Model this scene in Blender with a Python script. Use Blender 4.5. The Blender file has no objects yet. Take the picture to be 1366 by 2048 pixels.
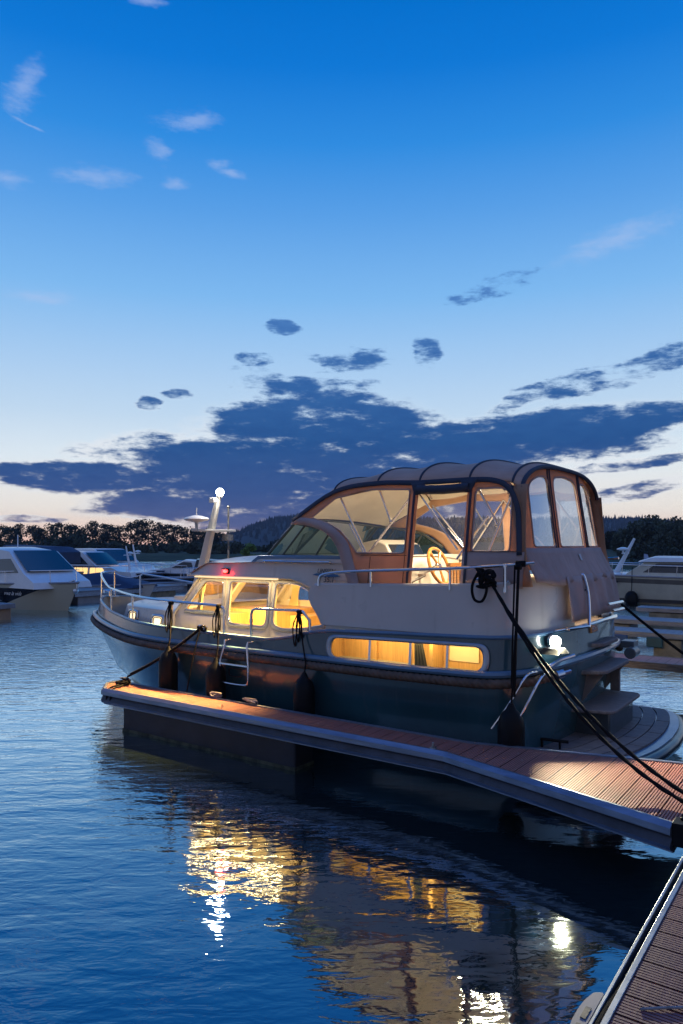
import bpy, bmesh, math, random
from mathutils import Vector, Matrix, noise
PI=math.pi; R=math.radians; rnd=random.Random(7)
sc=bpy.context.scene; col=sc.collection
def lin(v):
    v/=255.; return v/12.92 if v<=.04045 else ((v+.055)/1.055)**2.4
def C(r,g,b,m=1.): return (lin(r)*m,lin(g)*m,lin(b)*m,1.)
# ------------------------------------------------------------ camera
cam=bpy.data.cameras.new('camera'); co=bpy.data.objects.new('camera',cam); col.objects.link(co)
co.location=(0,0,2.35); co.rotation_euler=(PI/2,0,0)
cam.sensor_width=36; cam.lens=25.33; cam.shift_y=.0322; cam.clip_start=.05; cam.clip_end=3000
sc.camera=co
sc.view_settings.view_transform='Standard'; sc.view_settings.look='None'; sc.view_settings.exposure=0; sc.view_settings.gamma=1
sc.cycles.use_denoising=True; sc.cycles.sample_clamp_indirect=4; sc.cycles.sample_clamp_direct=0
sc.cycles.max_bounces=8; sc.cycles.transparent_max_bounces=16; sc.cycles.caustics_reflective=False; sc.cycles.caustics_refractive=False
# ------------------------------------------------------------ node helper
class NT:
    def __init__(s,t): s.t=t; s.n=t.nodes; s.l=t.links
    def put(s,sock,v):
        if isinstance(v,bpy.types.NodeSocket): s.l.new(v,sock)
        elif v is not None:
            try: sock.default_value=v
            except Exception: sock.default_value=tuple(v)[:3]
    def m(s,op,a,b=None,c=None,clamp=False):
        n=s.n.new('ShaderNodeMath'); n.operation=op; n.use_clamp=clamp
        for i,v in enumerate((a,b,c)): s.put(n.inputs[i],v)
        return n.outputs[0]
    def mix(s,f,a,b,blend='MIX'):
        n=s.n.new('ShaderNodeMix'); n.data_type='RGBA'; n.blend_type=blend
        s.put(n.inputs[0],f); s.put(n.inputs[6],a); s.put(n.inputs[7],b); return n.outputs[2]
    def noise(s,vec,scale,detail=4,rough=.55,dist=0):
        n=s.n.new('ShaderNodeTexNoise'); s.put(n.inputs['Vector'],vec); n.inputs['Scale'].default_value=scale
        n.inputs['Detail'].default_value=detail; n.inputs['Roughness'].default_value=rough; n.inputs['Distortion'].default_value=dist
        return n.outputs['Fac']
    def map(s,vec,sc_=(1,1,1),rot=(0,0,0),loc=(0,0,0)):
        n=s.n.new('ShaderNodeMapping'); s.put(n.inputs['Vector'],vec); n.inputs['Scale'].default_value=sc_
        n.inputs['Rotation'].default_value=rot; n.inputs['Location'].default_value=loc; return n.outputs[0]
    def ramp(s,f,stops,interp='LINEAR'):
        n=s.n.new('ShaderNodeValToRGB'); s.put(n.inputs[0],f); e=n.color_ramp; e.interpolation=interp
        while len(e.elements)<len(stops): e.elements.new(.5)
        for el,(p,c) in zip(e.elements,stops): el.position=p; el.color=c
        return n.outputs[0]
    def sm(s,v,a,b):
        n=s.n.new('ShaderNodeMapRange'); n.interpolation_type='SMOOTHSTEP'; s.put(n.inputs[0],v)
        n.inputs[1].default_value=a; n.inputs[2].default_value=b; return n.outputs[0]
# ------------------------------------------------------------ dusk sky with clouds
w=bpy.data.worlds.new('World'); sc.world=w; w.use_nodes=True; w.node_tree.nodes.clear(); N=NT(w.node_tree)
tc=N.n.new('ShaderNodeTexCoord').outputs['Generated']
sp=N.n.new('ShaderNodeSeparateXYZ'); N.l.new(tc,sp.inputs[0]); X,Y,Z=sp.outputs
az=N.m('MULTIPLY',N.m('ARCTAN2',X,Y),180/PI); el=N.m('MULTIPLY',N.m('ARCSINE',Z),180/PI)
def st(lst): return [((e+10)/100,c) for e,c in lst]
sky=N.ramp(N.m('DIVIDE',N.m('ADD',el,10),100),st([(-10,C(60,60,80)),(-.5,C(255,190,168)),(1.0,C(255,222,202)),(2.6,C(253,244,232)),(6.5,C(228,240,248)),(10,C(196,221,244)),(13.5,C(172,208,244)),(18.8,C(128,187,242)),(24.5,C(90,161,233)),(29,C(48,141,226)),(33.5,C(14,121,215)),(38,C(0,110,204)),(50,C(20,104,196)),(80,C(60,104,180))]))
# darker towards the side away from the sunset
back=N.sm(Y,-.7,.75)
bsk=N.ramp(N.m('DIVIDE',el,90),[(0,C(178,168,170)),(.2,C(164,164,176)),(.55,C(124,142,174)),(1,C(70,108,170))])
sky=N.mix(back,bsk,sky)
sky=N.mix(N.sm(N.m('ABSOLUTE',N.m('SUBTRACT',az,4)),26,70),sky,N.mix(1,sky,C(188,205,235),'MULTIPLY'))
cmb=N.n.new('ShaderNodeCombineXYZ'); N.put(cmb.inputs[0],az); N.put(cmb.inputs[1],el); P2=cmb.outputs[0]
def ang(x,y):
    a=math.atan((x-683)/1441.); return math.degrees(a), math.degrees(math.atan((1090-y)/1441.*math.cos(a)))
def blobs(lst,wx,wy):
    out=None
    for (x,y,rx,ry,rot) in lst:
        a,e=ang(x,y); a1,_=ang(x+rx,y); _,e1=ang(x,y-ry)
        rxa,rya=abs(a1-a),abs(e1-e)
        c,s_=math.cos(R(rot)),math.sin(R(rot))
        dx=N.m('SUBTRACT',wx,a); dy=N.m('SUBTRACT',wy,e)
        u=N.m('ADD',N.m('MULTIPLY',dx,c/rxa),N.m('MULTIPLY',dy,s_/rxa))
        v=N.m('ADD',N.m('MULTIPLY',dx,-s_/rya),N.m('MULTIPLY',dy,c/rya))
        d=N.m('SUBTRACT',1,N.m('SQRT',N.m('ADD',N.m('MULTIPLY',u,u),N.m('MULTIPLY',v,v))))
        out=d if out is None else N.m('MAXIMUM',out,d)
    return out
warp=N.noise(N.map(P2,(.10,.26,1)),1,5,.6); warp2=N.noise(N.map(P2,(.10,.26,1),loc=(31,7,3)),1,5,.6)
wx=N.m('ADD',az,N.m('MULTIPLY',N.m('SUBTRACT',warp,.5),4.2)); wy=N.m('ADD',el,N.m('MULTIPLY',N.m('SUBTRACT',warp2,.5),1.7))
dark=[(640,870,250,95,0),(330,905,170,38,0),(600,960,400,75,0),(150,955,210,33,-2),(960,890,360,58,0),(1150,855,260,45,5),(1250,742,230,26,15),(1080,788,110,20,18),(610,772,150,20,0),(690,716,75,30,0),(845,705,30,34,0),(560,653,40,17,0),(975,582,95,26,12),(505,748,62,17,0),(515,722,44,14,0),(360,790,30,12,0),(305,812,28,13,0),(450,1012,270,38,0),(640,1010,420,58,0),(1270,982,120,16,8),(1260,932,170,14,6),(50,1038,90,10,0),(850,1000,300,40,0),(560,925,330,60,0)]
big=[b_ for b_ in dark if b_[2]*b_[3]>6500]; sml=[b_ for b_ in dark if b_[2]*b_[3]<=6500]
B1=blobs(big,wx,wy); B2=blobs(sml,wx,wy); B=N.m('MAXIMUM',B1,B2)
fb=N.noise(N.map(P2,(.15,.55,1)),1,9,.64); fb2=N.noise(N.map(P2,(.5,1.4,1),loc=(9,3,1)),1,9,.66)
dens=N.m('ADD',N.m('MAXIMUM',N.m('MINIMUM',N.m('MULTIPLY',B1,1.9),.58),N.m('MINIMUM',N.m('MULTIPLY',B2,.9),.20)),N.m('ADD',N.m('MULTIPLY',N.m('SUBTRACT',fb,.5),2.1),N.m('MULTIPLY',N.m('SUBTRACT',fb2,.5),1.15)))
dm=N.sm(dens,.0,.36); core=N.sm(dens,.05,.5)
cc=N.ramp(N.m('DIVIDE',el,20),[(0,C(128,112,140)),(.08,C(88,98,144)),(.20,C(58,86,142)),(.40,C(40,86,146)),(.7,C(58,108,172)),(1,C(84,136,202))])
ccl=N.mix(core,N.mix(.42,cc,sky),cc)
ccl=N.mix(N.m('MULTIPLY',N.sm(fb2,.42,.66),.35),ccl,N.mix(1,ccl,C(208,220,236),'MULTIPLY'))
# bright lit rims between the clouds
rim=N.m('MULTIPLY',N.m('MULTIPLY',N.sm(dens,-.30,.04),N.m('SUBTRACT',1,dm)),N.m('MULTIPLY',N.sm(B,-.25,.2),N.sm(el,13,5)))
skyr=N.mix(N.m('MULTIPLY',rim,.8),sky,C(238,240,244))
out=N.mix(dm,skyr,ccl)
light=[(42,172,42,75,-25),(385,240,80,24,5),(303,297,32,34,0),(195,355,95,30,5),(343,372,34,20,0),(436,328,34,16,0),(468,347,44,11,-8),(22,362,50,22,0),(295,3,42,14,0),(50,240,40,5,-12),(80,590,90,18,0),(1240,480,160,40,10)]
BL=blobs(light,wx,wy)
lw=N.m('MULTIPLY',N.sm(N.m('ADD',N.m('MULTIPLY',BL,.8),N.m('MULTIPLY',N.m('SUBTRACT',fb2,.5),1.5)),-.02,.9),.42)
out=N.mix(N.m('MULTIPLY',lw,N.sm(el,12,17)),out,C(182,200,238))
# a few first stars
vo=N.n.new('ShaderNodeTexVoronoi'); N.l.new(N.map(P2,(.16,.16,1)),vo.inputs['Vector']); vo.inputs['Scale'].default_value=1
star=N.m('MULTIPLY',N.m('LESS_THAN',vo.outputs['Distance'],.011),N.m('MULTIPLY',N.m('GREATER_THAN',el,13),.7))
out=N.mix(star,out,C(255,255,255))
bg=N.n.new('ShaderNodeBackground'); N.put(bg.inputs[0],out); N.put(bg.inputs[1],N.m('ADD',1,N.m('ADD',N.m('MULTIPLY',N.m('SUBTRACT',1,back),.15),N.m('MULTIPLY',N.sm(el,42,65),.9))))
wo=N.n.new('ShaderNodeOutputWorld'); N.l.new(bg.outputs[0],wo.inputs[0])
# ------------------------------------------------------------ frames: F forward along the yacht, s to starboard
FA=Vector((-.8131,.5821,0)); SA=Vector((.5822,.8130,0)); SC=8.2; YAW=math.atan2(.5821,-.8131)
ORG=SA*SC
def W(F,s,z=0): return ORG+FA*F+SA*s+Vector((0,0,z))
def P(F,s,z): return Vector((F,-s,z))
# ------------------------------------------------------------ materials
MATS={}
def mat(name,c,rough=.5,metal=0,var=.12,vs=3,bump=0,bs=40,spec=.5,coat=0,emit=None,es=0,c2=None,trans=0,stretch=(1,1,1)):
    if name in MATS: return MATS[name]
    m=bpy.data.materials.new(name); m.use_nodes=True; T=NT(m.node_tree); b=T.n['Principled BSDF']
    tcc=T.n.new('ShaderNodeTexCoord').outputs['Object']
    nz=T.noise(T.map(tcc,stretch),vs,5,.6)
    ca=tuple(c[:3])+(1,); cb=c2 if c2 else tuple(max(0,x*(1-var*2)) for x in c[:3])+(1,)
    T.put(b.inputs['Base Color'],T.mix(T.sm(nz,.3,.7),cb,ca))
    T.put(b.inputs['Roughness'],T.m('ADD',rough-.05,T.m('MULTIPLY',T.noise(tcc,vs*2.3,3),.12),clamp=True))
    b.inputs['Metallic'].default_value=metal; b.inputs['Specular IOR Level'].default_value=spec
    if coat: b.inputs['Coat Weight'].default_value=coat; b.inputs['Coat Roughness'].default_value=.08
    if emit: b.inputs['Emission Color'].default_value=emit; b.inputs['Emission Strength'].default_value=es
    if bump:
        bn=T.n.new('ShaderNodeBump'); bn.inputs['Strength'].default_value=bump; bn.inputs['Distance'].default_value=.01
        T.put(bn.inputs['Height'],T.noise(tcc,bs,4)); T.l.new(bn.outputs[0],b.inputs['Normal'])
    MATS[name]=m; return m
def glass(name,tint,refl=1.0,alpha=.0,milk=(.5,.5,.5,1),wr=0):
    m=bpy.data.materials.new(name); m.use_nodes=True; T=NT(m.node_tree); T.n.remove(T.n['Principled BSDF']); o=T.n['Material Output']
    tr=T.n.new('ShaderNodeBsdfTransparent'); tr.inputs[0].default_value=tint
    gl=T.n.new('ShaderNodeBsdfGlossy'); gl.inputs[1].default_value=.03
    fr=T.n.new('ShaderNodeFresnel'); fr.inputs[0].default_value=1.45
    if wr:
        bn=T.n.new('ShaderNodeBump'); bn.inputs['Strength'].default_value=wr; bn.inputs['Distance'].default_value=.02
        T.put(bn.inputs['Height'],T.noise(T.map(T.n.new('ShaderNodeTexCoord').outputs['Object'],(6,6,1)),1.2,3)); T.l.new(bn.outputs[0],gl.inputs['Normal'])
    mx=T.n.new('ShaderNodeMixShader'); T.put(mx.inputs[0],T.m('MULTIPLY',fr.outputs[0],refl)); T.l.new(tr.outputs[0],mx.inputs[1]); T.l.new(gl.outputs[0],mx.inputs[2])
    out=mx.outputs[0]
    if alpha:
        df=T.n.new('ShaderNodeBsdfDiffuse'); df.inputs[0].default_value=milk
        m2=T.n.new('ShaderNodeMixShader'); m2.inputs[0].default_value=alpha; T.l.new(out,m2.inputs[1]); T.l.new(df.outputs[0],m2.inputs[2]); out=m2.outputs[0]
    T.l.new(out,o.inputs[0]); return m
def glow(name,c,s):
    m=bpy.data.materials.new(name); m.use_nodes=True; b=m.node_tree.nodes['Principled BSDF']
    b.inputs['Base Color'].default_value=(.8,.8,.8,1); b.inputs['Emission Color'].default_value=c; b.inputs['Emission Strength'].default_value=s; return m
HULL=mat('hull blue paint',(.028,.095,.125,1),.22,0,.18,.8,bump=.02,bs=2.5,coat=.6)
def streak(m_,dark_,amt):
    T=NT(m_.node_tree); b=T.n['Principled BSDF']; o=T.n.new('ShaderNodeTexCoord').outputs['Object']; src=b.inputs['Base Color'].links[0].from_socket
    n=T.noise(T.map(o,(9,9,.7)),1,4,.6); n2=T.noise(o,2.2,6,.7); T.put(b.inputs['Base Color'],T.mix(T.m('MULTIPLY',T.m('MULTIPLY',T.sm(n,.52,.75),T.sm(n2,.4,.65)),amt),src,dark_))
streak(HULL,(.10,.13,.14,1),.35)
WHT=mat('white gelcoat',(.60,.56,.52,1),.28,0,.05,1.2,coat=.4)
streak(WHT,(.34,.30,.25,1),.35)
WHT2=mat('cream gelcoat',(.62,.58,.50,1),.35,0,.05,1.5)
LBL=mat('pale blue trim',(.10,.21,.34,1),.3,0,.1,3,coat=.3)
DECK=mat('nonslip deck paint',(.36,.40,.45,1),.75,0,.1,6,bump=.2,bs=260)
STEEL=mat('polished steel',(.72,.72,.74,1),.12,1,.06,5)
ALU=mat('anodised aluminium',(.27,.31,.38,1),.38,.75,.16,2.2,bump=.03,bs=50,stretch=(1,6,6))
ALUD=mat('scuffed dark rubber strip',(.05,.055,.075,1),.5,0,.3,4,bump=.3,bs=18)
BLK=mat('black rubber',(.005,.006,.009,1),.42,0,.2,6,spec=.14)
ROPEB=mat('black polyester rope',(.007,.007,.009,1),.8,0,.2,30,bump=.6,bs=140,spec=.12)
ROPEG=mat('grey rope',(.30,.29,.30,1),.85,0,.2,30,bump=.6,bs=140)
ROPET=mat('tan rubrail rope',(.15,.095,.065,1),.75,0,.25,9,bump=.4,bs=90)
TEAK=mat('weathered teak',(.20,.165,.16,1),.7,0,.2,5,bump=.25,bs=30,stretch=(1,14,1))
VARN=mat('varnished teak',(.48,.20,.045,1),.22,0,.25,5,coat=.7,stretch=(9,1,9))
WOOD=mat('light oak joinery',(.62,.40,.16,1),.45,0,.14,3,stretch=(14,14,1))
CREAM=mat('cream lining',(.78,.70,.52,1),.7,0,.05,2)
CURT=mat('cream curtain cloth',(.80,.66,.38,1),.9,0,.1,6)
FAB=mat('taupe canopy canvas',(.52,.38,.34,1),.85,0,.12,1.6,bump=.12,bs=9)
def wrinkle(m_):
    T=NT(m_.node_tree); b=T.n['Principled BSDF']; o=T.n.new('ShaderNodeTexCoord').outputs['Object']
    w1=T.noise(T.map(o,(1.4,5,2.4),rot=(.3,.5,.2)),1,3,.5,1.2); w2=T.noise(o,70,2); bn=T.n.new('ShaderNodeBump'); bn.inputs['Strength'].default_value=.8; bn.inputs['Distance'].default_value=.03
    T.put(bn.inputs['Height'],T.m('ADD',w1,T.m('MULTIPLY',w2,.05))); T.l.new(bn.outputs[0],b.inputs['Normal'])
def sheer(m_,f):
    T=NT(m_.node_tree); o=T.n['Material Output']; b=T.n['Principled BSDF']; t=T.n.new('ShaderNodeBsdfTranslucent'); x=T.n.new('ShaderNodeMixShader'); x.inputs[0].default_value=f
    src=b.inputs['Base Color'].links[0].from_socket; T.l.new(src,t.inputs[0]); T.l.new(b.outputs[0],x.inputs[1]); T.l.new(t.outputs[0],x.inputs[2]); T.l.new(x.outputs[0],o.inputs[0])
wrinkle(FAB); sheer(FAB,.10)
FABL=mat('warm-lit canopy canvas',(.60,.36,.23,1),.85,0,.1,2,bump=.12,bs=9)  # warm light on the canopy panels is put into this tan colour
wrinkle(FABL); sheer(FABL,.38)
NAVY=mat('navy binding tape',(.028,.036,.062,1),.7,0,.1,6,bump=.3,bs=60)
LINING=mat('cream canopy lining',(.74,.68,.58,1),.9,0,.06,2)
VINYL=glass('clear vinyl window',(.90,.91,.93,1),.9,.05,(.75,.75,.8,1),wr=.25)
VINYLM=glass('hazy vinyl window',(.90,.91,.93,1),.7,.12,(.7,.72,.78,1),wr=.15)
GLASS=glass('window glass',(.96,.96,.94,1),.6)
TINT=glass('green tinted windscreen',(.42,.58,.52,1),1.0,.10,(.20,.32,.28,1))
DGLASS=mat('dark boat window glass',(.012,.022,.035,1),.06,0,.1,2,spec=.8)
CHAR=mat('charcoal curtain',(.03,.04,.05,1),.9)
WARM=glow('lit cabin glass',(1,.60,.14,1),1.3)
WARMD=glow('lit porthole glass',(1,.74,.40,1),1.9)
BULB=glow('white lamp lens',(.95,1,.92,1),45)
REDL=glow('red navigation lens',(1,.02,.015,1),9)
RUST=mat('galvanised iron',(.33,.31,.28,1),.5,.6,.3,14)
# ------------------------------------------------------------ mesh builder
SEP={'float','aft_cabin_joinery','canopy_front_arch_band','canopy_corner','hinge','canopy_side_skirt','canopy_side_panel','bulwark_cleats','ladder_brackets','hull_slots','platform_grab_bars','step_brackets','inner_bulwark','saloon_seat','cockpit_bench','frame'}
class MB:
    def __init__(s): s.v=[]; s.f=[]; s.mi=[]
    def add(s,vs,fs,mi=0):
        o=len(s.v); s.v+=[Vector(v) for v in vs]; s.f+=[tuple(i+o for i in f) for f in fs]; s.mi+=[mi]*len(fs); return s
    def box(s,a,b,mi=0,bev=0):
        x0,y0,z0=[min(a[i],b[i]) for i in range(3)]; x1,y1,z1=[max(a[i],b[i]) for i in range(3)]
        return s.add([(x0,y0,z0),(x1,y0,z0),(x1,y1,z0),(x0,y1,z0),(x0,y0,z1),(x1,y0,z1),(x1,y1,z1),(x0,y1,z1)],[(0,3,2,1),(4,5,6,7),(0,1,5,4),(1,2,6,5),(2,3,7,6),(3,0,4,7)],mi)
    def prism(s,poly,f0,f1,mi=0):
        n=len(poly); vs=[f0(*p) for p in poly]+[f1(*p) for p in poly]
        return s.add(vs,[tuple(range(n))[::-1],tuple(range(n,2*n))]+[(i,(i+1)%n,n+(i+1)%n,n+i) for i in range(n)],mi)
    def tube(s,pts,r,n=8,closed=False,mi=0,rf=None,cap=True):
        pts=[Vector(p) for p in pts]; L=len(pts); rings=[]; up=None; acc=0
        for i,p in enumerate(pts):
            a=pts[(i-1)%L] if (i or closed) else p; b=pts[(i+1)%L] if (i<L-1 or closed) else p
            t=(b-a)
            if t.length<1e-9: t=Vector((0,0,1))
            t.normalize()
            if up is None:
                up=Vector((0,0,1)) if abs(t.z)<.9 else Vector((1,0,0))
            u=up-t*up.dot(t)
            if u.length<1e-6: u=t.orthogonal()
            u.normalize(); up=u; v=t.cross(u)
            if i: acc+=(p-pts[i-1]).length
            rr=r[i] if isinstance(r,(list,tuple)) else r
            rings.append([p+(u*math.cos(k*2*PI/n)+v*math.sin(k*2*PI/n))*(rr*(rf(k*2*PI/n,acc) if rf else 1)) for k in range(n)])
        vs=[q for g in rings for q in g]; fs=[]
        for i in range(L if closed else L-1):
            j=(i+1)%L
            for k in range(n): fs.append((i*n+k,i*n+(k+1)%n,j*n+(k+1)%n,j*n+k))
        if not closed and cap: fs+=[tuple(range(n))[::-1],tuple((L-1)*n+k for k in range(n))]
        return s.add(vs,fs,mi)
    def grid(s,f,nu,nv,mi=0,skip=None):
        vs=[f(i/nu,j/nv) for i in range(nu+1) for j in range(nv+1)]
        fs=[(i*(nv+1)+j,(i+1)*(nv+1)+j,(i+1)*(nv+1)+j+1,i*(nv+1)+j+1) for i in range(nu) for j in range(nv) if not (skip and skip(i,j))]
        return s.add(vs,fs,mi)
    def lathe(s,prof,base,n=20,mi=0,axis=(0,0,1)):
        ax=Vector(axis).normalized(); u=ax.orthogonal().normalized(); v=ax.cross(u); base=Vector(base)
        vs=[base+ax*h+(u*math.cos(k*2*PI/n)+v*math.sin(k*2*PI/n))*max(r,1e-4) for r,h in prof for k in range(n)]
        fs=[(i*n+k,i*n+(k+1)%n,(i+1)*n+(k+1)%n,(i+1)*n+k) for i in range(len(prof)-1) for k in range(n)]
        fs+=[tuple(range(n))[::-1],tuple((len(prof)-1)*n+k for k in range(n))]
        return s.add(vs,fs,mi)
    def ball(s,c,r,n=12,mi=0,sq=(1,1,1)):
        c=Vector(c); m=n//2
        vs=[c+Vector((r*sq[0]*math.sin(PI*j/m)*math.cos(2*PI*k/n),r*sq[1]*math.sin(PI*j/m)*math.sin(2*PI*k/n),r*sq[2]*math.cos(PI*j/m))) for j in range(m+1) for k in range(n)]
        return s.add(vs,[(j*n+k,j*n+(k+1)%n,(j+1)*n+(k+1)%n,(j+1)*n+k) for j in range(m) for k in range(n)],mi)
    def build(s,name,mats,parent=None,smooth=True,solid=0,bevel=0,autos=35,off=0,sep=False):
        if sep or name in SEP:
            par=list(range(len(s.v)))
            def fd(a):
                while par[a]!=a: par[a]=par[par[a]]; a=par[a]
                return a
            for f in s.f:
                for q in f[1:]: par[fd(q)]=fd(f[0])
            gp={}
            for f,mi in zip(s.f,s.mi): gp.setdefault(fd(f[0]),[]).append((f,mi))
            if len(gp)>1:
                first=None
                for g_ in gp.values():
                    m2=MB(); ids=sorted({q for f,_ in g_ for q in f}); mp={q:i for i,q in enumerate(ids)}
                    m2.v=[s.v[q] for q in ids]; m2.f=[tuple(mp[q] for q in f) for f,_ in g_]; m2.mi=[mi for _,mi in g_]
                    o=m2._b(name,mats,parent,smooth,solid,bevel,autos,off); first=first or o
                return first
        return s._b(name,mats,parent,smooth,solid,bevel,autos,off)
    def _b(s,name,mats,parent=None,smooth=True,solid=0,bevel=0,autos=35,off=0):
        me=bpy.data.meshes.new(name); me.from_pydata([tuple(v) for v in s.v],[],s.f)
        ms=mats if isinstance(mats,(list,tuple)) else [mats]
        for m_ in ms: me.materials.append(m_)
        for p,mi in zip(me.polygons,s.mi): p.material_index=mi
        bm=bmesh.new(); bm.from_mesh(me); bmesh.ops.remove_doubles(bm,verts=bm.verts,dist=1e-5)
        bmesh.ops.recalc_face_normals(bm,faces=bm.faces)
        if smooth:
            for f in bm.faces: f.smooth=True
            for e in bm.edges:
                if len(e.link_faces)==2 and e.calc_face_angle(0)>R(autos): e.smooth=False
        bm.to_mesh(me); bm.free()
        o=bpy.data.objects.new(name,me); col.objects.link(o)
        if parent: o.parent=parent
        if solid:
            q=o.modifiers.new('t','SOLIDIFY'); q.thickness=solid; q.offset=off
        if bevel:
            q=o.modifiers.new('b','BEVEL'); q.width=bevel; q.segments=2; q.limit_method='ANGLE'; q.angle_limit=R(40); q.harden_normals=False
        return o
def tag(o,label=None,cat=None,group=None,kind=None):
    if label: o['label']=label
    if cat: o['category']=cat
    if group: o['group']=group
    if kind: o['kind']=kind
    return o
def empty(name,loc,rz=0,label=None,cat=None,group=None,kind=None,scale=1):
    o=bpy.data.objects.new(name,None); col.objects.link(o); o.location=loc; o.rotation_euler=(0,0,rz); o.scale=(scale,)*3
    return tag(o,label,cat,group,kind)
def lamp(name,typ,loc,power,color,parent=None,**k):
    l=bpy.data.lights.new(name,typ); l.energy=power; l.color=color
    for a,b in k.items(): setattr(l,a,b)
    o=bpy.data.objects.new(name,l); col.objects.link(o); o.location=loc
    if parent: o.parent=parent
    return o
def aim(o,target):
    o.rotation_euler=(Vector(target)-o.location).to_track_quat('-Z','Y').to_euler()
def catm(pts,k=6,closed=False):
    pts=[Vector(p) for p in pts]; n=len(pts); out=[]
    for i in range(n if closed else n-1):
        p0=pts[(i-1)%n] if (i or closed) else pts[0]*2-pts[1]; p1=pts[i]; p2=pts[(i+1)%n]
        p3=pts[(i+2)%n] if (i<n-2 or closed) else pts[-1]*2-pts[-2]
        for j in range(k):
            t=j/k; out.append(.5*((2*p1)+(p2-p0)*t+(2*p0-5*p1+4*p2-p3)*t*t+(3*p1-p0-3*p2+p3)*t**3))
    if not closed: out.append(pts[-1])
    return out
def sag(a,b,d,n=14):
    a=Vector(a); b=Vector(b); return [a.lerp(b,i/n)-Vector((0,0,d*4*(i/n)*(1-i/n))) for i in range(n+1)]
def roundpoly(pts,r,n=5):
    out=[]; m=len(pts)
    for i in range(m):
        p=Vector(pts[i][:2]); a=Vector(pts[i-1][:2]); b=Vector(pts[(i+1)%m][:2]); rr=pts[i][2] if len(pts[i])>2 else r
        da=(a-p); db=(b-p); q=min(rr,da.length*.48,db.length*.48); A=p+da.normalized()*q; B_=p+db.normalized()*q
        for k in range(n+1):
            t=k/n; out.append(tuple(A*(1-t)**2+p*2*t*(1-t)+B_*t*t))
    return out
def cen(poly): return (sum(p[0] for p in poly)/len(poly),sum(p[1] for p in poly)/len(poly))
def hit(poly,c,a):
    dx,dy=math.cos(a),math.sin(a); best=None
    for i in range(len(poly)):
        x1,y1=poly[i][0]-c[0],poly[i][1]-c[1]; x2,y2=poly[(i+1)%len(poly)][0]-c[0],poly[(i+1)%len(poly)][1]-c[1]
        ex,ey=x2-x1,y2-y1; den=dx*ey-dy*ex
        if abs(den)<1e-12: continue
        t=(x1*ey-y1*ex)/den; u=(x1*dy-y1*dx)/den
        if t>0 and -1e-9<=u<=1+1e-9 and (best is None or t>best): best=t
    return (c[0]+dx*(best or 0),c[1]+dy*(best or 0))
def ring(mb,outer,inner,f,k=4,mi=0,c=None):
    c=c or cen(inner); A=sorted({round(math.atan2(p[1]-c[1],p[0]-c[0]),6) for p in list(outer)+list(inner)}|{round(-PI+i*PI/18,6) for i in range(36)})
    rows=[]
    for a in A:
        o=hit(outer,c,a); i_=hit(inner,c,a); rows.append([f(i_[0]+(o[0]-i_[0])*t/k,i_[1]+(o[1]-i_[1])*t/k) for t in range(k+1)])
    n=len(rows); vs=[p for r_ in rows for p in r_]
    mb.add(vs,[(i*(k+1)+j,((i+1)%n)*(k+1)+j,((i+1)%n)*(k+1)+j+1,i*(k+1)+j+1) for i in range(n) for j in range(k)],mi)
def pane(mb,poly,f,k=3,mi=0,sc_=1.0):
    c=cen(poly); n=len(poly); rows=[[f(c[0]+(p[0]-c[0])*sc_*t/k,c[1]+(p[1]-c[1])*sc_*t/k) for p in poly] for t in range(1,k+1)]
    vs=[f(*c)]+[q for r_ in rows for q in r_]
    fs=[(0,1+i,1+(i+1)%n) for i in range(n)]
    for t in range(k-1): fs+=[(1+t*n+i,1+(t+1)*n+i,1+(t+1)*n+(i+1)%n,1+t*n+(i+1)%n) for i in range(n)]
    mb.add(vs,fs,mi)
def lerp(tab,x):
    if tab[0][0]>tab[-1][0]: tab=tab[::-1]
    if x<=tab[0][0]: return tab[0][1]
    for (a,b),(c,d) in zip(tab,tab[1:]):
        if x<=c: return b+(d-b)*(x-a)/(c-a)
    return tab[-1][1]
def text(name,s,size,loc,rot,m,parent=None,ext=.002,shear=0):
    cu=bpy.data.curves.new(name,'FONT'); cu.body=s; cu.size=size; cu.extrude=ext; cu.shear=shear; cu.align_x='CENTER'; cu.align_y='CENTER'
    o0=bpy.data.objects.new(name,cu); dg=bpy.context.evaluated_depsgraph_get(); col.objects.link(o0); dg.update()
    me=bpy.data.meshes.new_from_object(o0.evaluated_get(dg)); bpy.data.objects.remove(o0)
    me.materials.clear(); me.materials.append(m); o=bpy.data.objects.new(name,me); col.objects.link(o)
    o.location=loc; o.rotation_euler=rot
    if parent: o.parent=parent
    return o
# ============================================================ WATER
m=bpy.data.materials.new('harbour water'); m.use_nodes=True; T=NT(m.node_tree); T.n.remove(T.n['Principled BSDF'])
g=T.n.new('ShaderNodeNewGeometry').outputs['Position']
gs=T.n.new('ShaderNodeSeparateXYZ'); T.l.new(g,gs.inputs[0]); gy=gs.outputs[1]; left=T.sm(gs.outputs[0],1.0,-3.5)
h1=T.noise(T.map(g,(1.1,3.0,1),rot=(0,0,R(-14))),1.0,3,.5,.3)
h2=T.noise(T.map(g,(4.0,9.0,1),rot=(0,0,R(10))),1.0,3,.55,.4)
h3=T.noise(T.map(g,(.35,.8,1),rot=(0,0,R(-25))),1.0,2,.5)
calm=T.sm(T.noise(T.map(g,(.14,.2,1)),1,2),.3,.7)
hh=T.m('ADD',T.m('MULTIPLY',T.m('MULTIPLY',h1,.0115),T.m('ADD',.5,left)),T.m('ADD',T.m('MULTIPLY',T.m('MULTIPLY',h2,.0060),T.m('ADD',T.m('MULTIPLY',T.sm(gy,9,20),4.5),T.m('ADD',.35,T.m('MULTIPLY',left,T.m('ADD',.7,calm))))),T.m('MULTIPLY',h3,.014)))
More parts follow.
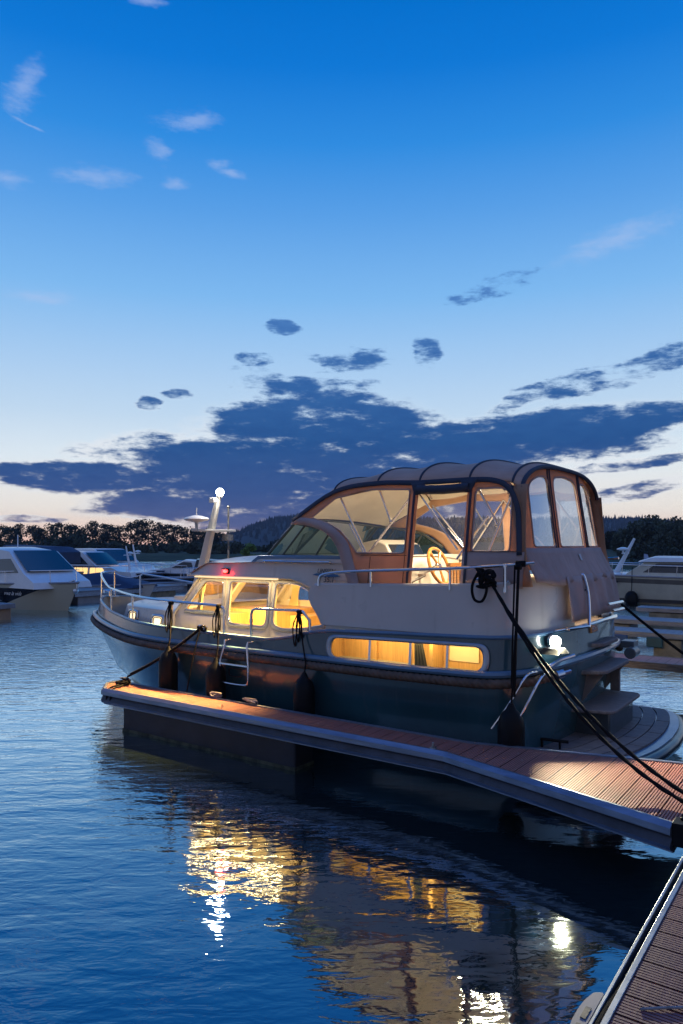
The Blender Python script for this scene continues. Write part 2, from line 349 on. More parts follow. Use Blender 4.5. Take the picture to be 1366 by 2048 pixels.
bn=T.n.new('ShaderNodeBump'); bn.inputs['Strength'].default_value=1; bn.inputs['Distance'].default_value=1; T.put(bn.inputs['Height'],hh)
fr=T.n.new('ShaderNodeFresnel'); fr.inputs[0].default_value=1.38; T.l.new(bn.outputs[0],fr.inputs['Normal'])
gl=T.n.new('ShaderNodeBsdfGlossy'); gl.inputs[1].default_value=.035; gl.inputs[0].default_value=(.80,.93,1,1); T.l.new(bn.outputs[0],gl.inputs['Normal'])
df=T.n.new('ShaderNodeBsdfDiffuse'); df.inputs[0].default_value=(.012,.022,.024,1)
mx=T.n.new('ShaderNodeMixShader'); T.put(mx.inputs[0],T.m('ADD',.20,T.m('MULTIPLY',fr.outputs[0],2.2),clamp=True)); T.l.new(df.outputs[0],mx.inputs[1]); T.l.new(gl.outputs[0],mx.inputs[2])
T.l.new(mx.outputs[0],T.n['Material Output'].inputs[0]); WATER=m
mb=MB(); mb.add([(-900,-60,0),(900,-60,0),(900,790,0),(-900,790,0)],[(0,1,2,3)]); tag(mb.build('water',WATER,smooth=False),kind='structure')
# ============================================================ THE YACHT
Y_=empty('motor_yacht',ORG,YAW,'dark blue motor yacht with tan canopy and lit yellow windows beside the finger dock','motor yacht')
HP=[(11.22,0),(11.10,.22),(10.82,.46),(10.42,.70),(9.97,.93),(9.42,1.17),(8.8,1.42),(8.2,1.60),(7.5,1.69),(6.5,1.70),(5.6,1.70),(4.85,1.70),(4.2,1.70),(3.5,1.70),(2.92,1.69),(2.74,1.62),(2.62,1.50),(2.50,1.25),(2.40,.9),(2.34,.5),(2.32,0)]
SP=[(11.10,0),(10.99,.20),(10.72,.43),(10.34,.66),(9.90,.89),(9.36,1.12),(8.76,1.37),(8.18,1.55),(7.5,1.645),(6.5,1.66),(5.6,1.665),(4.85,1.665),(4.2,1.665),(3.5,1.665),(2.92,1.65),(2.75,1.59),(2.63,1.48),(2.52,1.24),(2.43,.9),(2.37,.5),(2.35,0)]
WP=[(10.62,0),(10.55,.07),(10.35,.17),(10.05,.31),(9.65,.52),(9.15,.82),(8.6,1.10),(8.0,1.32),(7.3,1.47),(6.5,1.54),(5.6,1.57),(4.85,1.57),(4.2,1.56),(3.5,1.54),(2.95,1.50),(2.78,1.44),(2.68,1.34),(2.6,1.15),(2.56,.85),(2.54,.5),(2.54,0)]
ZS=[(11.1,1.42),(10.4,1.36),(9.6,1.28),(8.6,1.245),(7.4,1.232),(6.4,1.217),(5.8,1.212),(5.45,1.26),(5.2,1.33),(4.95,1.375),(4.05,1.41),(3,1.44),(2.6,1.46),(2.3,1.49)]
ZR=[(11.6,1.10),(10.5,1.05),(9.4,1.0),(8.5,.985),(7,.98),(4,.98),(3,1.0),(2.6,1.03),(2.4,1.08),(2.3,1.10)]
def plan(L,k=4,fixed=(11,14)):
    pts=[Vector((a,b,0)) for a,b in L]; c=catm(pts,k)
    for i in range(fixed[0]*k,fixed[1]*k+1):
        t=i/k; j=int(t); c[i]=pts[j].lerp(pts[min(j+1,len(pts)-1)],t-j)
    return c
hp,sp_,wp=plan(HP),plan(SP),plan(WP); NC=len(hp)
def hullpt(i,v,side):
    """v 0 keel .. .25 waterline .. .7 rope .. 1 sheer"""
    h,s,w_=hp[i],sp_[i],wp[i]; zr=lerp(ZR,h.x); zs=lerp(ZS,s.x)
    if v>.7: t=(v-.7)/.3; p=h.lerp(s,t); z=zr+(zs-zr)*t
    elif v>.25:
        t=(v-.25)/.45; q=t**.85; p=w_.lerp(h,q); z=zr*t
    else: t=v/.25; p=Vector((w_.x*.96+.2*(1-t),w_.y*(.55+.45*t),0)); z=-.55*(1-t)
    return Vector((p.x,p.y*side,z))
VR=[0,.25,.34,.43,.52,.61,.70,.76,.97,1.]
i0,i1=11*4,14*4
mb=MB()
for side in (1,-1):
    vs=[hullpt(i,v,side) for i in range(NC) for v in VR]; nv=len(VR)
    mb.add(vs,[(i*nv+j,(i+1)*nv+j,(i+1)*nv+j+1,i*nv+j+1) for i in range(NC-1) for j in range(nv-1) if not(side==1 and i0<=i<i1 and 7<=j<8)])
F0,F1=hp[i0].x,hp[i1].x
def bulw(F,t):   # surface of the port bulwark between row .76 (t=0) and .97 (t=1)
    u=(hp[i0].x-F)/(F0-F1)*(i1-i0); j=min(i1-i0-1,max(0,int(u))); fr_=u-j
    v=.76+.21*t; a=hullpt(i0+j,v,1); b=hullpt(i0+j+1,v,1); return a.lerp(b,fr_)
WZ=lambda F,z:(z-bulw(F,0).z)/(bulw(F,1).z-bulw(F,0).z)
win=roundpoly([(4.80,1.10,.12),(4.80,1.31,.12),(2.97,1.345,.12),(2.97,1.115,.12)],.12,8)
wint=[(F,WZ(F,z)) for F,z in win]
ring(mb,[(F0,0),(F0,1)]+[(F0+(F1-F0)*i/12,1) for i in range(1,12)]+[(F1,1),(F1,0)]+[(F1+(F0-F1)*i/12,0) for i in range(1,12)],wint,bulw,3)
mb.build('hull',HULL,Y_,autos=50)
# rub band of rope, moulding, cap, boot line
def band(path,off,dz,side=1,i_a=0,i_b=None):
    out=[]
    for i in range(i_a,(i_b or NC)):
        h=path[i]; a=path[max(0,i-1)]; b=path[min(NC-1,i+1)]; t=(b-a); n=Vector((t.y,-t.x,0)); n.normalize()
        if n.y<0 or (i==0): n=-n if n.y<0 else n
        out.append((h,n))
    return out
def offs(L,o,z):
    out=[]
    for i,h in enumerate(L):
        a=L[max(0,i-1)]; b=L[min(len(L)-1,i+1)]; t=b-a; n=Vector((-t.y,t.x,0))
        if n.length<1e-9: n=Vector((1,0,0))
        n.normalize(); n=-n if n.dot(Vector((h.x-6.5,h.y,0)))<0 else n
        out.append(Vector((h.x+n.x*o,h.y+n.y*o,z(h.x))))
    return out
def both(L): return [Vector((p.x,-p.y,p.z)) for p in L[::-1]][:-1]+L
rope=offs(hp,.045,lambda F:lerp(ZR,F)); stop=int(NC*.875)
rp=both(rope[:stop])
def resample(L,d):
    out=[L[0]]; acc=0
    for a,b in zip(L,L[1:]):
        s=(b-a).length; t=d-acc
        while t<=s: out.append(a.lerp(b,t/s)); t+=d
        acc=(acc+s)%d
    return out
rp2=resample(rp,.011)
mb=MB(); mb.tube(rp2,.047,16,rf=lambda th,l: .80+.24*abs(math.cos(1.5*(th-l*2*PI/.20)))**.8); mb.build('rope_rubbing_band',ROPET,Y_,autos=180)
mb=MB(); mb.tube(both(offs(hp,.022,lambda F:lerp(ZR,F)+.085)),.036,8); mb.build('rubbing_strake',LBL,Y_)
mb=MB(); mb.tube(both(offs(sp_,-.005,lambda F:lerp(ZS,F))),.022,8); mb.build('gunwale_cap',LBL,Y_)
e=rope[stop-1]; mb=MB(); d=(rope[stop]-rope[stop-1]).normalized(); mb.tube([e-d*.01,e+d*.10],.052,14); mb.tube([e+d*.08,e+d*.24],.026,10); mb.build('rope_end_ferrule',STEEL,Y_)
# deck
mb=MB(); a=[p for p in offs(sp_,-.03,lambda F:1.04)]
for i in range(len(a)-1):
    p,q=a[i],a[i+1]; mb.add([(p.x,max(p.y,0),p.z),(q.x,max(q.y,0),q.z),(q.x,-max(q.y,0),q.z),(p.x,-max(p.y,0),p.z)],[(0,1,2,3)])
mb.build('deck',DECK,Y_,smooth=False)
mb=MB()   # inner bulwark faces
for sd in (1,-1):
    for i in range(0,len(sp_)-1):
        if sp_[i].x<5.0: break
        p=offs(sp_,-.035,lambda F:1.04)[i]; q=offs(sp_,-.035,lambda F:1.04)[i+1]
        mb.add([(p.x,p.y*sd,1.04),(q.x,q.y*sd,1.04),(q.x,q.y*sd,lerp(ZS,q.x)),(p.x,p.y*sd,lerp(ZS,p.x))],[(0,1,2,3)])
mb.build('inner_bulwark',mat('grey bulwark paint',(.30,.32,.33,1),.5),Y_)
# hull window: frame, panes, lit cabin behind
fw=lambda o:(lambda F,t:bulw(F,t)+Vector((0,o,0)))
wf=tag_=MB(); 
big=[(4.9-(4.9-3.885)*0+0,0)]
outerw=roundpoly([(4.87,1.065,.14),(4.87,1.345,.14),(2.90,1.385,.14),(2.90,1.08,.14)],.14,8); outw=[(F,WZ(F,z)) for F,z in outerw]
ring(wf,outw,wint,fw(.014),2)
fr_o=wf.build('hull_window',mat('chrome grey frame',(.40,.42,.45,1),.3,.6),Y_,solid=.02,off=0)
for xs in (4.29,3.82,3.40):
    mb=MB(); z0,z1=1.085,1.36; mb.add([bulw(xs+dx,WZ(xs,z))+Vector((0,oy,0)) for dx in(-.014,.014) for z in (z0+.02,z1-.015) for oy in (-.01,.018)],[(0,1,3,2),(4,6,7,5),(0,4,5,1),(2,3,7,6),(0,2,6,4),(1,5,7,3)]); mb.build('window_divider',STEEL,fr_o,smooth=False)
mb=MB(); pane(mb,wint,fw(.0),2,sc_=.995); mb.build('window_pane',GLASS,fr_o)
mb=MB(); mb.box((2.85,1.25,.95),(4.95,1.262,1.48)); mb.box((2.84,1.25,.95),(2.85,1.63,1.39)); mb.box((4.95,1.25,.95),(4.96,1.63,1.33)); mb.box((2.85,1.262,.94),(4.95,1.63,.95)); mb.build('aft_cabin_lining',WOOD,Y_,smooth=False)
mb=MB(); mb.box((3.62,1.27,.96),(3.66,1.5,1.42)); mb.box((4.45,1.263,.95),(4.47,1.30,1.45)); mb.box((3.2,1.263,1.12),(3.55,1.28,1.42),1); mb.build('aft_cabin_joinery',[WOOD,CREAM],Y_,smooth=False)
def curtain(name,f,nw,h,m_,parent,amp=.02,folds=6):
    g_=MB(); g_.grid(lambda u,v:f(u,v,amp*math.sin(u*folds*2*PI)),nw,h); return g_.build(name,m_,parent)
curtain('hull_window_curtain',lambda u,v,a_:Vector((3.84-(.16-.08*v)*u-.0*v+(-.0),1.50+a_*.6,1.05+.34*v)) ,24,4,CHAR,Y_,.02,4)
lamp('aft_cabin_light','AREA',(3.9,1.60,1.375),13,(1,.62,.20),Y_,shape='RECTANGLE',size=1.8,size_y=.03).rotation_euler=Vector((0,-.85,-.5)).to_track_quat('-Z','Y').to_euler()
# foredeck trunk
TB=[(7.9,1.20),(8.5,1.13),(9.15,1.0),(9.62,.84),(9.88,.60),(10.02,.3),(10.07,0)]
TT=[(7.9,1.14),(8.5,1.06),(9.15,.93),(9.52,.80),(9.75,.56),(9.88,.28),(9.93,0)]
tb=catm([(a,b,0) for a,b in TB],4); tt=catm([(a,b,0) for a,b in TT],4)
def trunk(i,v,sd):
    a,b=tb[i],tt[i]; zt=1.40+.0*i
    if v<=1: p=a.lerp(b,v); return Vector((p.x,p.y*sd,1.03+(zt-1.03)*v))
    t=v-1; return Vector((b.x,b.y*sd*(1-t),zt+.06*(1-(1-t)**2)*min(1,b.y*1.5)))
mb=MB()
for sd in (1,-1):
    vv=[0,.5,.97,1.03,1.3,1.6,2.0]; vs=[trunk(i,v,sd) for i in range(len(tb)) for v in vv]; nv=len(vv)
    mb.add(vs,[(i*nv+j,(i+1)*nv+j,(i+1)*nv+j+1,i*nv+j+1) for i in range(len(tb)-1) for j in range(nv-1)])
mb.build('foredeck_cabin',WHT,Y_,autos=40)
for F,zc in ((8.42,1.225),(9.18,1.25)):
    i=min(range(len(tb)),key=lambda k:abs(tb[k].x-F)); y0=lerp([(p.x,p.y) for p in tb],F); y1=lerp([(p.x,p.y) for p in tt],F)
    dY=(lerp([(p.x,p.y) for p in tb],F+.1)-lerp([(p.x,p.y) for p in tb],F-.1))/.2
    f=lambda a,b,o=0,F=F,zc=zc,y0=y0,y1=y1,dY=dY: Vector((F+a,y0+(y1-y0)*((zc+b-1.03)/.37)+dY*a+o,zc+b))
    ou=roundpoly([(-.17,-.095),(-.17,.095),(.17,.095),(.17,-.095)],.08,6); inn=roundpoly([(-.13,-.062),(-.13,.062),(.13,.062),(.13,-.062)],.055,6)
    mb=MB(); ring(mb,ou,inn,lambda a,b:f(a,b,.012),1); p_=mb.build('porthole',STEEL,Y_,solid=.024)
    mb=MB(); pane(mb,inn,lambda a,b:f(a,b,.006),1); mb.build('porthole_glass',WARMD,p_)
    mb=MB(); mb.tube([f(a*.80,b*.80,.018) for a,b in inn],.007,6,closed=True); mb.build('porthole_rim',BLK,p_)
mb=MB(); mb.prism(roundpoly([(8.75,-.25),(9.3,-.25),(9.3,.3),(8.75,.3)],.06),lambda x,y:Vector((x,y-.25,1.44)),lambda x,y:Vector((x,y-.25,1.50))); h_=mb.build('deck_hatch',WHT2,Y_); 
mb=MB(); mb.ball((9.0,-.22,1.50),.16,14,sq=(1,1,.35)); mb.build('hatch_dome',LBL,h_)
mb=MB(); mb.ball((10.35,-.2,1.10),.13,12,sq=(1.2,1,.7)); mb.lathe([(.07,0),(.07,.12),(.045,.13)],(10.35,-.2,1.12)); mb.build('anchor_windlass',STEEL,Y_)
mb=MB(); mb.tube([(10.98,.06,1.42),(10.98,.06,1.50),(11.10,.06,1.53)],.016,8); mb.tube([(10.98,-.06,1.42),(10.98,-.06,1.50),(11.10,-.06,1.53)],.016,8); mb.box((10.9,-.09,1.41),(11.20,.09,1.43)); mb.tube([(11.10,-.09,1.51),(11.10,.09,1.51)],.03,10); mb.build('bow_roller',STEEL,Y_)
# saloon side walls with three windows each
def sw(sd): return lambda F,z:Vector((F,sd*(1.22-.09*(z-1.05)/.85 - .05*max(0,(F-6.6)/1.4)),z))
W1=roundpoly([(7.77,1.435,.05),(7.40,1.845,.06),(7.03,1.85,.05),(7.03,1.44,.05)],.05)
W2=roundpoly([(6.89,1.855,.05),(6.19,1.855,.05),(6.21,1.30,.09),(6.86,1.30,.09),(6.90,1.42,.08)],.05)
W3=roundpoly([(6.07,1.855,.05),(5.72,1.86,.12),(5.50,1.77,.10),(5.28,1.38,.05),(5.62,1.31,.1),(5.95,1.29,.09),(6.10,1.34,.08)],.05)
C1=[(8.02,1.03),(8.0,1.37),(7.50,1.925),(6.965,1.925),(6.965,1.03)]
C2=[(6.965,1.925),(6.13,1.925),(6.13,1.03),(6.965,1.03)]
C3=[(6.13,1.925),(5.72,1.925),(5.40,1.82),(5.10,1.38),(5.10,1.03),(6.13,1.03)]
wins=[]
for sd,nm in ((1,'port'),(-1,'stbd')):
    mb=MB(); f=sw(sd)
    for c_,w_ in ((C1,W1),(C2,W2),(C3,W3)): ring(mb,c_,w_,f,2)
    mb.build('saloon_wall',WHT,Y_,solid=.035)
    for w_ in (W1,W2,W3):
        mb=MB(); c=cen(w_); f2=lambda F,z,f=f,sd=sd:f(F,z)+Vector((0,sd*.022,0))
        ring(mb,[(c[0]+(x-c[0])*1.0+(.045 if x>c[0] else -.045),c[1]+(y-c[1])*1.0+(.045 if y>c[1] else -.045)) for x,y in w_],w_,f2,2)
        p_=mb.build('saloon_window',mat('grey window surround',(.34,.36,.40,1),.35,0,.05,3,coat=.3),Y_,solid=.012)
        mb=MB(); pane(mb,w_,f,2); mb.build('window_glass',GLASS,p_)
        mb=MB(); mb.tube([f(x,y)+Vector((0,sd*.024,0)) for x,y in w_],.008,6,closed=True); mb.build('window_seal',STEEL,p_)
# front wall of the saloon with two raked windows
def fwl(s,z): t=(z-1.03)/.9; return Vector((8.02-.02*min(1,t/.38)-.5*max(0,(t-.38)/.62)+.12*(1-(s/1.15)**2),s,z))
mb=MB()
FW=[roundpoly([(.08,1.45),(.08,1.84),(1.0,1.84),(1.02,1.45)],.06),roundpoly([(-.08,1.45),(-.08,1.84),(-1.0,1.84),(-1.02,1.45)],.06)]
ring(mb,[(0,1.03),(0,1.925),(1.12,1.925),(1.17,1.4),(1.2,1.03)],FW[0],fwl,4); ring(mb,[(0,1.03),(0,1.925),(-1.12,1.925),(-1.17,1.4),(-1.2,1.03)],FW[1],fwl,4)
mb.build('saloon_front_wall',WHT,Y_,solid=.03)
for k in FW:
    mb=MB(); pane(mb,k,fwl,2); mb.build('front_window_glass',GLASS,Y_)
# roof and upper body (fascia) port & starboard
BT=lambda F:2.10+.08*min(1,max(0,(6.9-F)/.7))
def roof(F,s):  # top surface
    e_=1.22; zt=2.10 if F>6.55 else 2.17; c_=math.cos(max(-1,min(1,s/e_))*PI/2)
    vis=max(0,(F-7.22)/.42)
    return Vector((F+.10*(1-(s/e_)**2)*(1 if F>7 else 0),s,zt+.085*c_**.8-.17*vis))
mb=MB(); nF=[7.62,7.45,7.3,7.22,7.1,6.8,6.5,6.2,5.8,5.4,5.0,4.6]
def rf_(u,v): 
    i=u*(len(nF)-1); j=min(int(i),len(nF)-2); F=nF[j]+(nF[j+1]-nF[j])*(i-j); s=-1.24+2.48*v; 
    return Vector((F+.10*(1-(s/1.24)**2)*max(0,min(1,(F-6.8)/.6)),s,1.945 + (.165)*min(1,max(0,(7.62-F)/.36)) + .085*max(0,math.cos(s/1.24*PI/2))**.8*min(1,max(0,(7.62-F)/.4)) + .02*min(1,max(0,(6.9-F)/.5))))
mb.grid(rf_,len(nF)-1,20); 
mb.grid(lambda u,v:Vector(( (7.62-2.9*u)+.10*(1-((-1.24+2.48*v)/1.24)**2)*max(0,1-u*6),-1.24+2.48*v,1.93)),12,12)
for sd in (1,-1):
    # side fascia: arch over last window, rising to the windscreen base
    top=[(7.62,1.945),(7.3,2.09),(7.0,2.108),(6.4,2.125),(6.36,2.19),(4.3,2.20)]
    bot=[(7.62,1.93),(5.75,1.925),(5.42,1.82),(5.10,1.40),(4.9,1.30),(4.3,1.3)]
    n_=60
    def fas(u,v,sd=sd):
        F=7.62-3.32*u; zt=lerp(top,F); zb=lerp(bot,F); z=zb+(zt-zb)*v
        return Vector((F,sd*(1.245-.04*v),z))
    mb.grid(fas,n_,5)
mb.build('saloon_roof',WHT,Y_,autos=30)
mb=MB(); mb.tube([(7.62,1.25,1.935),(5.75,1.25,1.93),(5.58,1.25,1.885),(5.42,1.25,1.825),(5.15,1.25,1.42)],.014,6); mb.build('roof_drip_edge',WHT2,Y_)
# windscreen base moulding + grab rail
mb=MB()
for sd in(1,-1): mb.prism([(6.50,2.115),(6.34,2.215),(4.75,2.225),(4.75,2.18),(6.30,2.165),(6.42,2.115)],lambda x,z:Vector((x,sd*1.21,z)),lambda x,z:Vector((x,sd*1.10,z)))
mb.box((6.30,-1.1,2.12),(6.46,1.1,2.2)); mb.build('windscreen_base',LBL,Y_,bevel=.01)
mb=MB(); mb.tube([(6.20,1.24,2.125),(6.20,1.26,2.145),(5.14,1.26,2.145),(5.14,1.24,2.125)],.013,8); mb.build('coachroof_grab_rail',STEEL,Y_)
# windscreen
wb=[Vector((4.86,1.17,2.20)),Vector((5.43,1.17,2.21)),Vector((6.0,1.13,2.21)),Vector((6.33,1.06,2.20)),Vector((6.72,.0,2.21)),Vector((6.33,-1.06,2.20)),Vector((6.0,-1.13,2.21)),Vector((5.43,-1.17,2.21)),Vector((4.86,-1.17,2.20))]
wt=[Vector((4.90,1.17,2.32)),Vector((5.22,1.14,2.52)),Vector((5.66,1.08,2.60)),Vector((5.90,1.0,2.63)),Vector((6.12,.0,2.70)),Vector((5.90,-1.0,2.63)),Vector((5.66,-1.08,2.60)),Vector((5.22,-1.14,2.52)),Vector((4.90,-1.17,2.32))]
mb=MB()
for i in range(8): mb.add([wb[i],wb[i+1],wt[i+1],wt[i]],[(0,1,2,3)])
ws=mb.build('windscreen',TINT,Y_,smooth=False)
mb=MB()
for i in range(1,8): mb.tube([wb[i],wt[i]],.014 if i in (2,6,1,7) else .02,6)
mb.tube(wb,.018,6); mb.tube(wt,.018,6); mb.build('windscreen_frame',mat('dark windscreen frame',(.07,.08,.08,1),.35),ws)
# logo panel (blue flash with model figures) on the upper side
mb=MB(); mb.prism([(5.42,1.985),(5.36,2.005),(5.2,2.012),(5.04,1.995),(5.0,1.975),(5.1,1.965),(5.3,1.968)],lambda x,z:Vector((x,1.238,z)),lambda x,z:Vector((x,1.243,z))); lg=mb.build('name_flash',mat('logo blue',(.03,.14,.32,1),.4),Y_,smooth=False)
text('name_letters','LINSSEN',.072,(5.21,1.247,2.035),(PI/2,0,PI),mat('lettering dark',(.01,.015,.03,1),.4),lg,shear=.3)
text('model_figures','35.1',.095,(5.17,1.247,1.93),(PI/2,0,PI),MATS['lettering dark'],lg,shear=.2)
mb=MB(); mb.ball((6.88,1.265,2.0),.032,12,sq=(1.3,.8,.8)); rl=mb.build('port_navigation_light',REDL,Y_)
mb=MB(); mb.box((6.83,1.235,1.965),(6.93,1.25,2.035)); mb.box((6.83,1.235,2.03),(6.93,1.29,2.037)); mb.build('light_housing',BLK,rl,smooth=False)
lamp('port_navigation_glow','POINT',(6.88,1.33,2.0),1.2,(1,.03,.02),Y_,shadow_soft_size=.03)
mb=MB(); mb.box((5.95,1.262,1.905),(7.45,1.285,1.925)); mb.build('added_eave_strip',glow('added strip glow',(1,.66,.25,1),1.2),Y_,smooth=False)  # added glowing strip, stands in for saloon light along the eave edge
lamp('eave_fill','AREA',(6.7,1.285,1.90),11,(1,.66,.28),Y_,shape='RECTANGLE',size=1.7,size_y=.02)  # added fill that warms the cabin side like spill from the windows
o=lamp('dock_fill_light','AREA',(6.95,1.29,1.895),120,(1,.58,.17),Y_,shape='RECTANGLE',size=2.1,size_y=.03); o.data.spread=R(58); o.rotation_euler=Vector((.05,.53,-.85)).to_track_quat('-Z','Y').to_euler()  # added lamp aimed at the finger dock in place of saloon window spill
# saloon interior
mb=MB(); mb.box((4.95,-1.12,.66),(8.0,1.16,.70)); mb.box((4.9,-1.15,.7),(4.95,1.16,1.92)); mb.build('saloon_lining',CREAM,Y_,smooth=False)
mb=MB(); mb.box((5.3,-1.16,.7),(8.0,-.72,1.24)); mb.box((5.0,-.72,.7),(5.9,-.35,1.12)); mb.box((6.9,-.72,.7),(7.9,.2,1.38)); mb.box((7.45,.2,.7),(7.95,1.0,1.34)); mb.box((6.55,-.70,.7),(6.9,-.1,1.30)); mb.box((6.0,-.705,.72),(6.5,-.70,1.2)); mb.box((7.0,-.725,.75),(7.4,-.72,1.2)); mb.box((4.96,.2,.7),(5.35,1.1,1.30)); mb.build('saloon_joinery',WOOD,Y_,smooth=False,bevel=.01)
mb=MB(); mb.box((5.2,-.3,1.15),(6.2,.45,1.18)); mb.box((5.6,0,.7),(5.75,.12,1.15)); mb.build('saloon_table',VARN,Y_,smooth=False,bevel=.01)
mb=MB(); mb.box((5.1,.62,.7),(6.5,1.12,1.10)); mb.box((5.1,-.72,1.12),(5.8,-.38,1.20)); mb.box((5.0,.62,1.1),(5.12,1.1,1.42)); mb.build('saloon_seat',CREAM,Y_,smooth=False,bevel=.03)
mb=MB(); mb.box((6.1,-1.13,1.24),(8.0,-.80,1.285)); mb.box((5.3,-1.13,1.24),(6.1,-.85,1.29)); mb.build('saloon_shelf',WOOD,Y_,smooth=False,bevel=.006)
def cur(F_a,F_b,sd,za,zb,lean,y_in,parent=Y_,gather=.5):
    y0=sd*(1.14-y_in)
    def f(u,v,a_):
        gch=1-gather*math.sin(PI*min(1,max(0,(1-v)))*.9)*1
        F=(F_a+F_b)/2+(u-.5)*(F_b-F_a)*gch+lean*v
        return Vector((F,y0-sd*.05*v*0+a_*.9-sd*.06*(1-v)*0,za+(zb-za)*v))
    return curtain('saloon_curtain',f,40,10,CURT,parent,.018,6)
cur(7.62,7.48,1,1.34,1.86,-.08,.03); cur(6.10,5.85,-1,1.29,1.9,.0,.04)
cur(6.78,7.12,-1,1.29,1.92,.16,.04); cur(7.5,7.80,-1,1.29,1.88,-.1,.04); cur(5.50,5.30,-1,1.29,1.9,.05,.05)
for x in (5.8,6.55,7.2): lamp('saloon_wall_light','AREA',(x,1.075,1.885),46,(1,.60,.17),Y_,shape='RECTANGLE',size=.5,size_y=.05).rotation_euler=Vector((0,-.85,-.5)).to_track_quat('-Z','Y').to_euler()
# aft deck house: side coamings around the stern
def cb(z):  # coaming plan at height z
    k=(z-1.45)/.5
    return None
CPL=[(5.22,1.62),(4.6,1.625),(3.8,1.625),(3.1,1.62),(2.84,1.58),(2.70,1.47),(2.58,1.25),(2.49,.95),(2.45,.50)]
cpl=catm([(a,b,0) for a,b in CPL],5)
ZT=[(5.3,1.875),(4.6,1.895),(3.4,1.93),(2.75,1.96),(2.6,2.0),(2.5,2.01),(2.4,2.01)]
def coam(sd):
    mb=MB()
    nose=[(1.45,5.0),(1.55,5.07),(1.65,5.16),(1.75,5.21),(1.82,5.21),(1.88,5.16),(1.90,5.1)]
    for o in (0,-.07):
        def f(u,v):
            i=u*(len(cpl)-1); j=min(int(i),len(cpl)-2); p=cpl[j].lerp(cpl[j+1],i-j)
            zt=lerp(ZT,p.x); z=1.44+(zt-1.44)*v; x=p.x
            if u<.12: xe=lerp([(a,b) for a,b in nose],z); x=min(x,xe) if u>.0 else xe
            a=cpl[max(0,j)]; b=cpl[min(len(cpl)-1,j+1)]; t=(b-a).normalized(); n=Vector((-t.y,t.x,0)); n=-n if n.dot(Vector((-.3,1,0)))<0 else n
            q=Vector((x,p.y,0))+n*(o + (-.03*v))
            return Vector((q.x,q.y*sd,z))
        mb.grid(f,len(cpl)-1,6)
        if o==0: F_=f
        else: G_=f
    n=len(cpl)-1
    for v in (0,1):
        mb.add([F_(i/n,v) for i in range(n+1)]+[G_(i/n,v) for i in range(n+1)],[(i,i+1,n+2+i,n+1+i) for i in range(n)])
    for u in (0,1): mb.add([F_(u,j/6) for j in range(7)]+[G_(u,j/6) for j in range(7)],[(j,j+1,8+j,7+j) for j in range(6)])
    # moulded line below the coaming and cap
    mb.tube([F_(i/n,1)+Vector((0,0,.0)) for i in range(n+1)],.024,8)
    mb.tube([F_(i/n,.80)+Vector((0,sd*.002,0)) for i in range(n+1)],.006,6)
    mb.tube([F_(i/n,.1)+Vector((0,sd*.006,-.0)) for i in range(1,n+1)],.018,8)
    return mb.build('cockpit_coaming',WHT,Y_,autos=45)
coam(1); coam(-1)
mb=MB()   # pale plinth between hull and coaming, aft deck
def pl(u,v):
    L=[(4.93,1.60),(4.0,1.61),(3.1,1.605),(2.84,1.57),(2.70,1.46),(2.58,1.24),(2.49,.95),(2.43,.5),(2.40,0)]
    i=u*(len(L)-1); j=min(int(i),len(L)-2); t=i-j; return Vector((L[j][0]+(L[j+1][0]-L[j][0])*t,L[j][1]+(L[j+1][1]-L[j][1])*t,1.36+.13*v))
mb.grid(pl,32,1); mb.grid(lambda u,v:(lambda p:Vector((p.x,-p.y,p.z)))(pl(u,v)),32,1); mb.box((4.93,1.1,1.30),(4.95,1.6,1.49)); mb.build('deckhouse_plinth',WHT,Y_)
mb=MB(); mb.add([pl(i/32,1) for i in range(33)]+[(lambda p:Vector((p.x,-p.y,p.z)))(pl(i/32,1)) for i in range(33)],[(i,i+1,34+i,33+i) for i in range(32)]); mb.build('aft_deck',TEAK,Y_,smooth=False)
# helm bulkhead, dash, wheel
mb=MB(); mb.box((4.62,-1.14,1.49),(4.70,1.14,2.22)); mb.box((4.70,-1.1,2.16),(6.3,1.1,2.19)); mb.build('helm_bulkhead',WHT2,Y_,smooth=False,bevel=.01)
mb=MB(); mb.prism([(4.95,2.19),(5.05,2.36),(5.22,2.42),(5.42,2.38),(5.6,2.19)],lambda x,z:Vector((x,.15,z)),lambda x,z:Vector((x,-.75,z))); mb.build('instrument_console',WHT2,Y_,smooth=False,bevel=.02)
mb=MB(); mb.prism([(4.955,2.21),(5.04,2.355),(5.035,2.36),(4.945,2.212)],lambda x,z:Vector((x,.10,z)),lambda x,z:Vector((x,-.70,z))); mb.build('instrument_panel',DGLASS,Y_,smooth=False)
wc=Vector((4.34,.0,2.08)); wax=Vector((-.94,0,.34)).normalized(); wu=Vector((0,1,0)); wv=wax.cross(wu)
mb=MB(); mb.tube([wc+(wu*math.cos(a)+wv*math.sin(a))*.240 for a in [i*2*PI/40 for i in range(40)]],.021,10,closed=True)
for k in range(5):
    a=k*2*PI/5+.3; mb.tube([wc+(wu*math.cos(a)+wv*math.sin(a))*r_ for r_ in (.04,.13,.235)],[.017,.016,.024],8)
sw_=mb.build('steering_wheel',VARN,Y_); mb=MB(); mb.lathe([(.05,-.03),(.05,.01),(.02,.03)],wc,14,axis=wax); mb.tube([wc,wc-wax*.3],.03,10); mb.build('wheel_hub',STEEL,sw_)
mb=MB(); mb.tube([(4.6,.5,1.5),(4.45,.5,1.9),(4.3,.45,1.98)],.02,8); mb.box((4.3,.42,1.97),(4.45,.62,2.0)); mb.build('engine_control',STEEL,Y_)
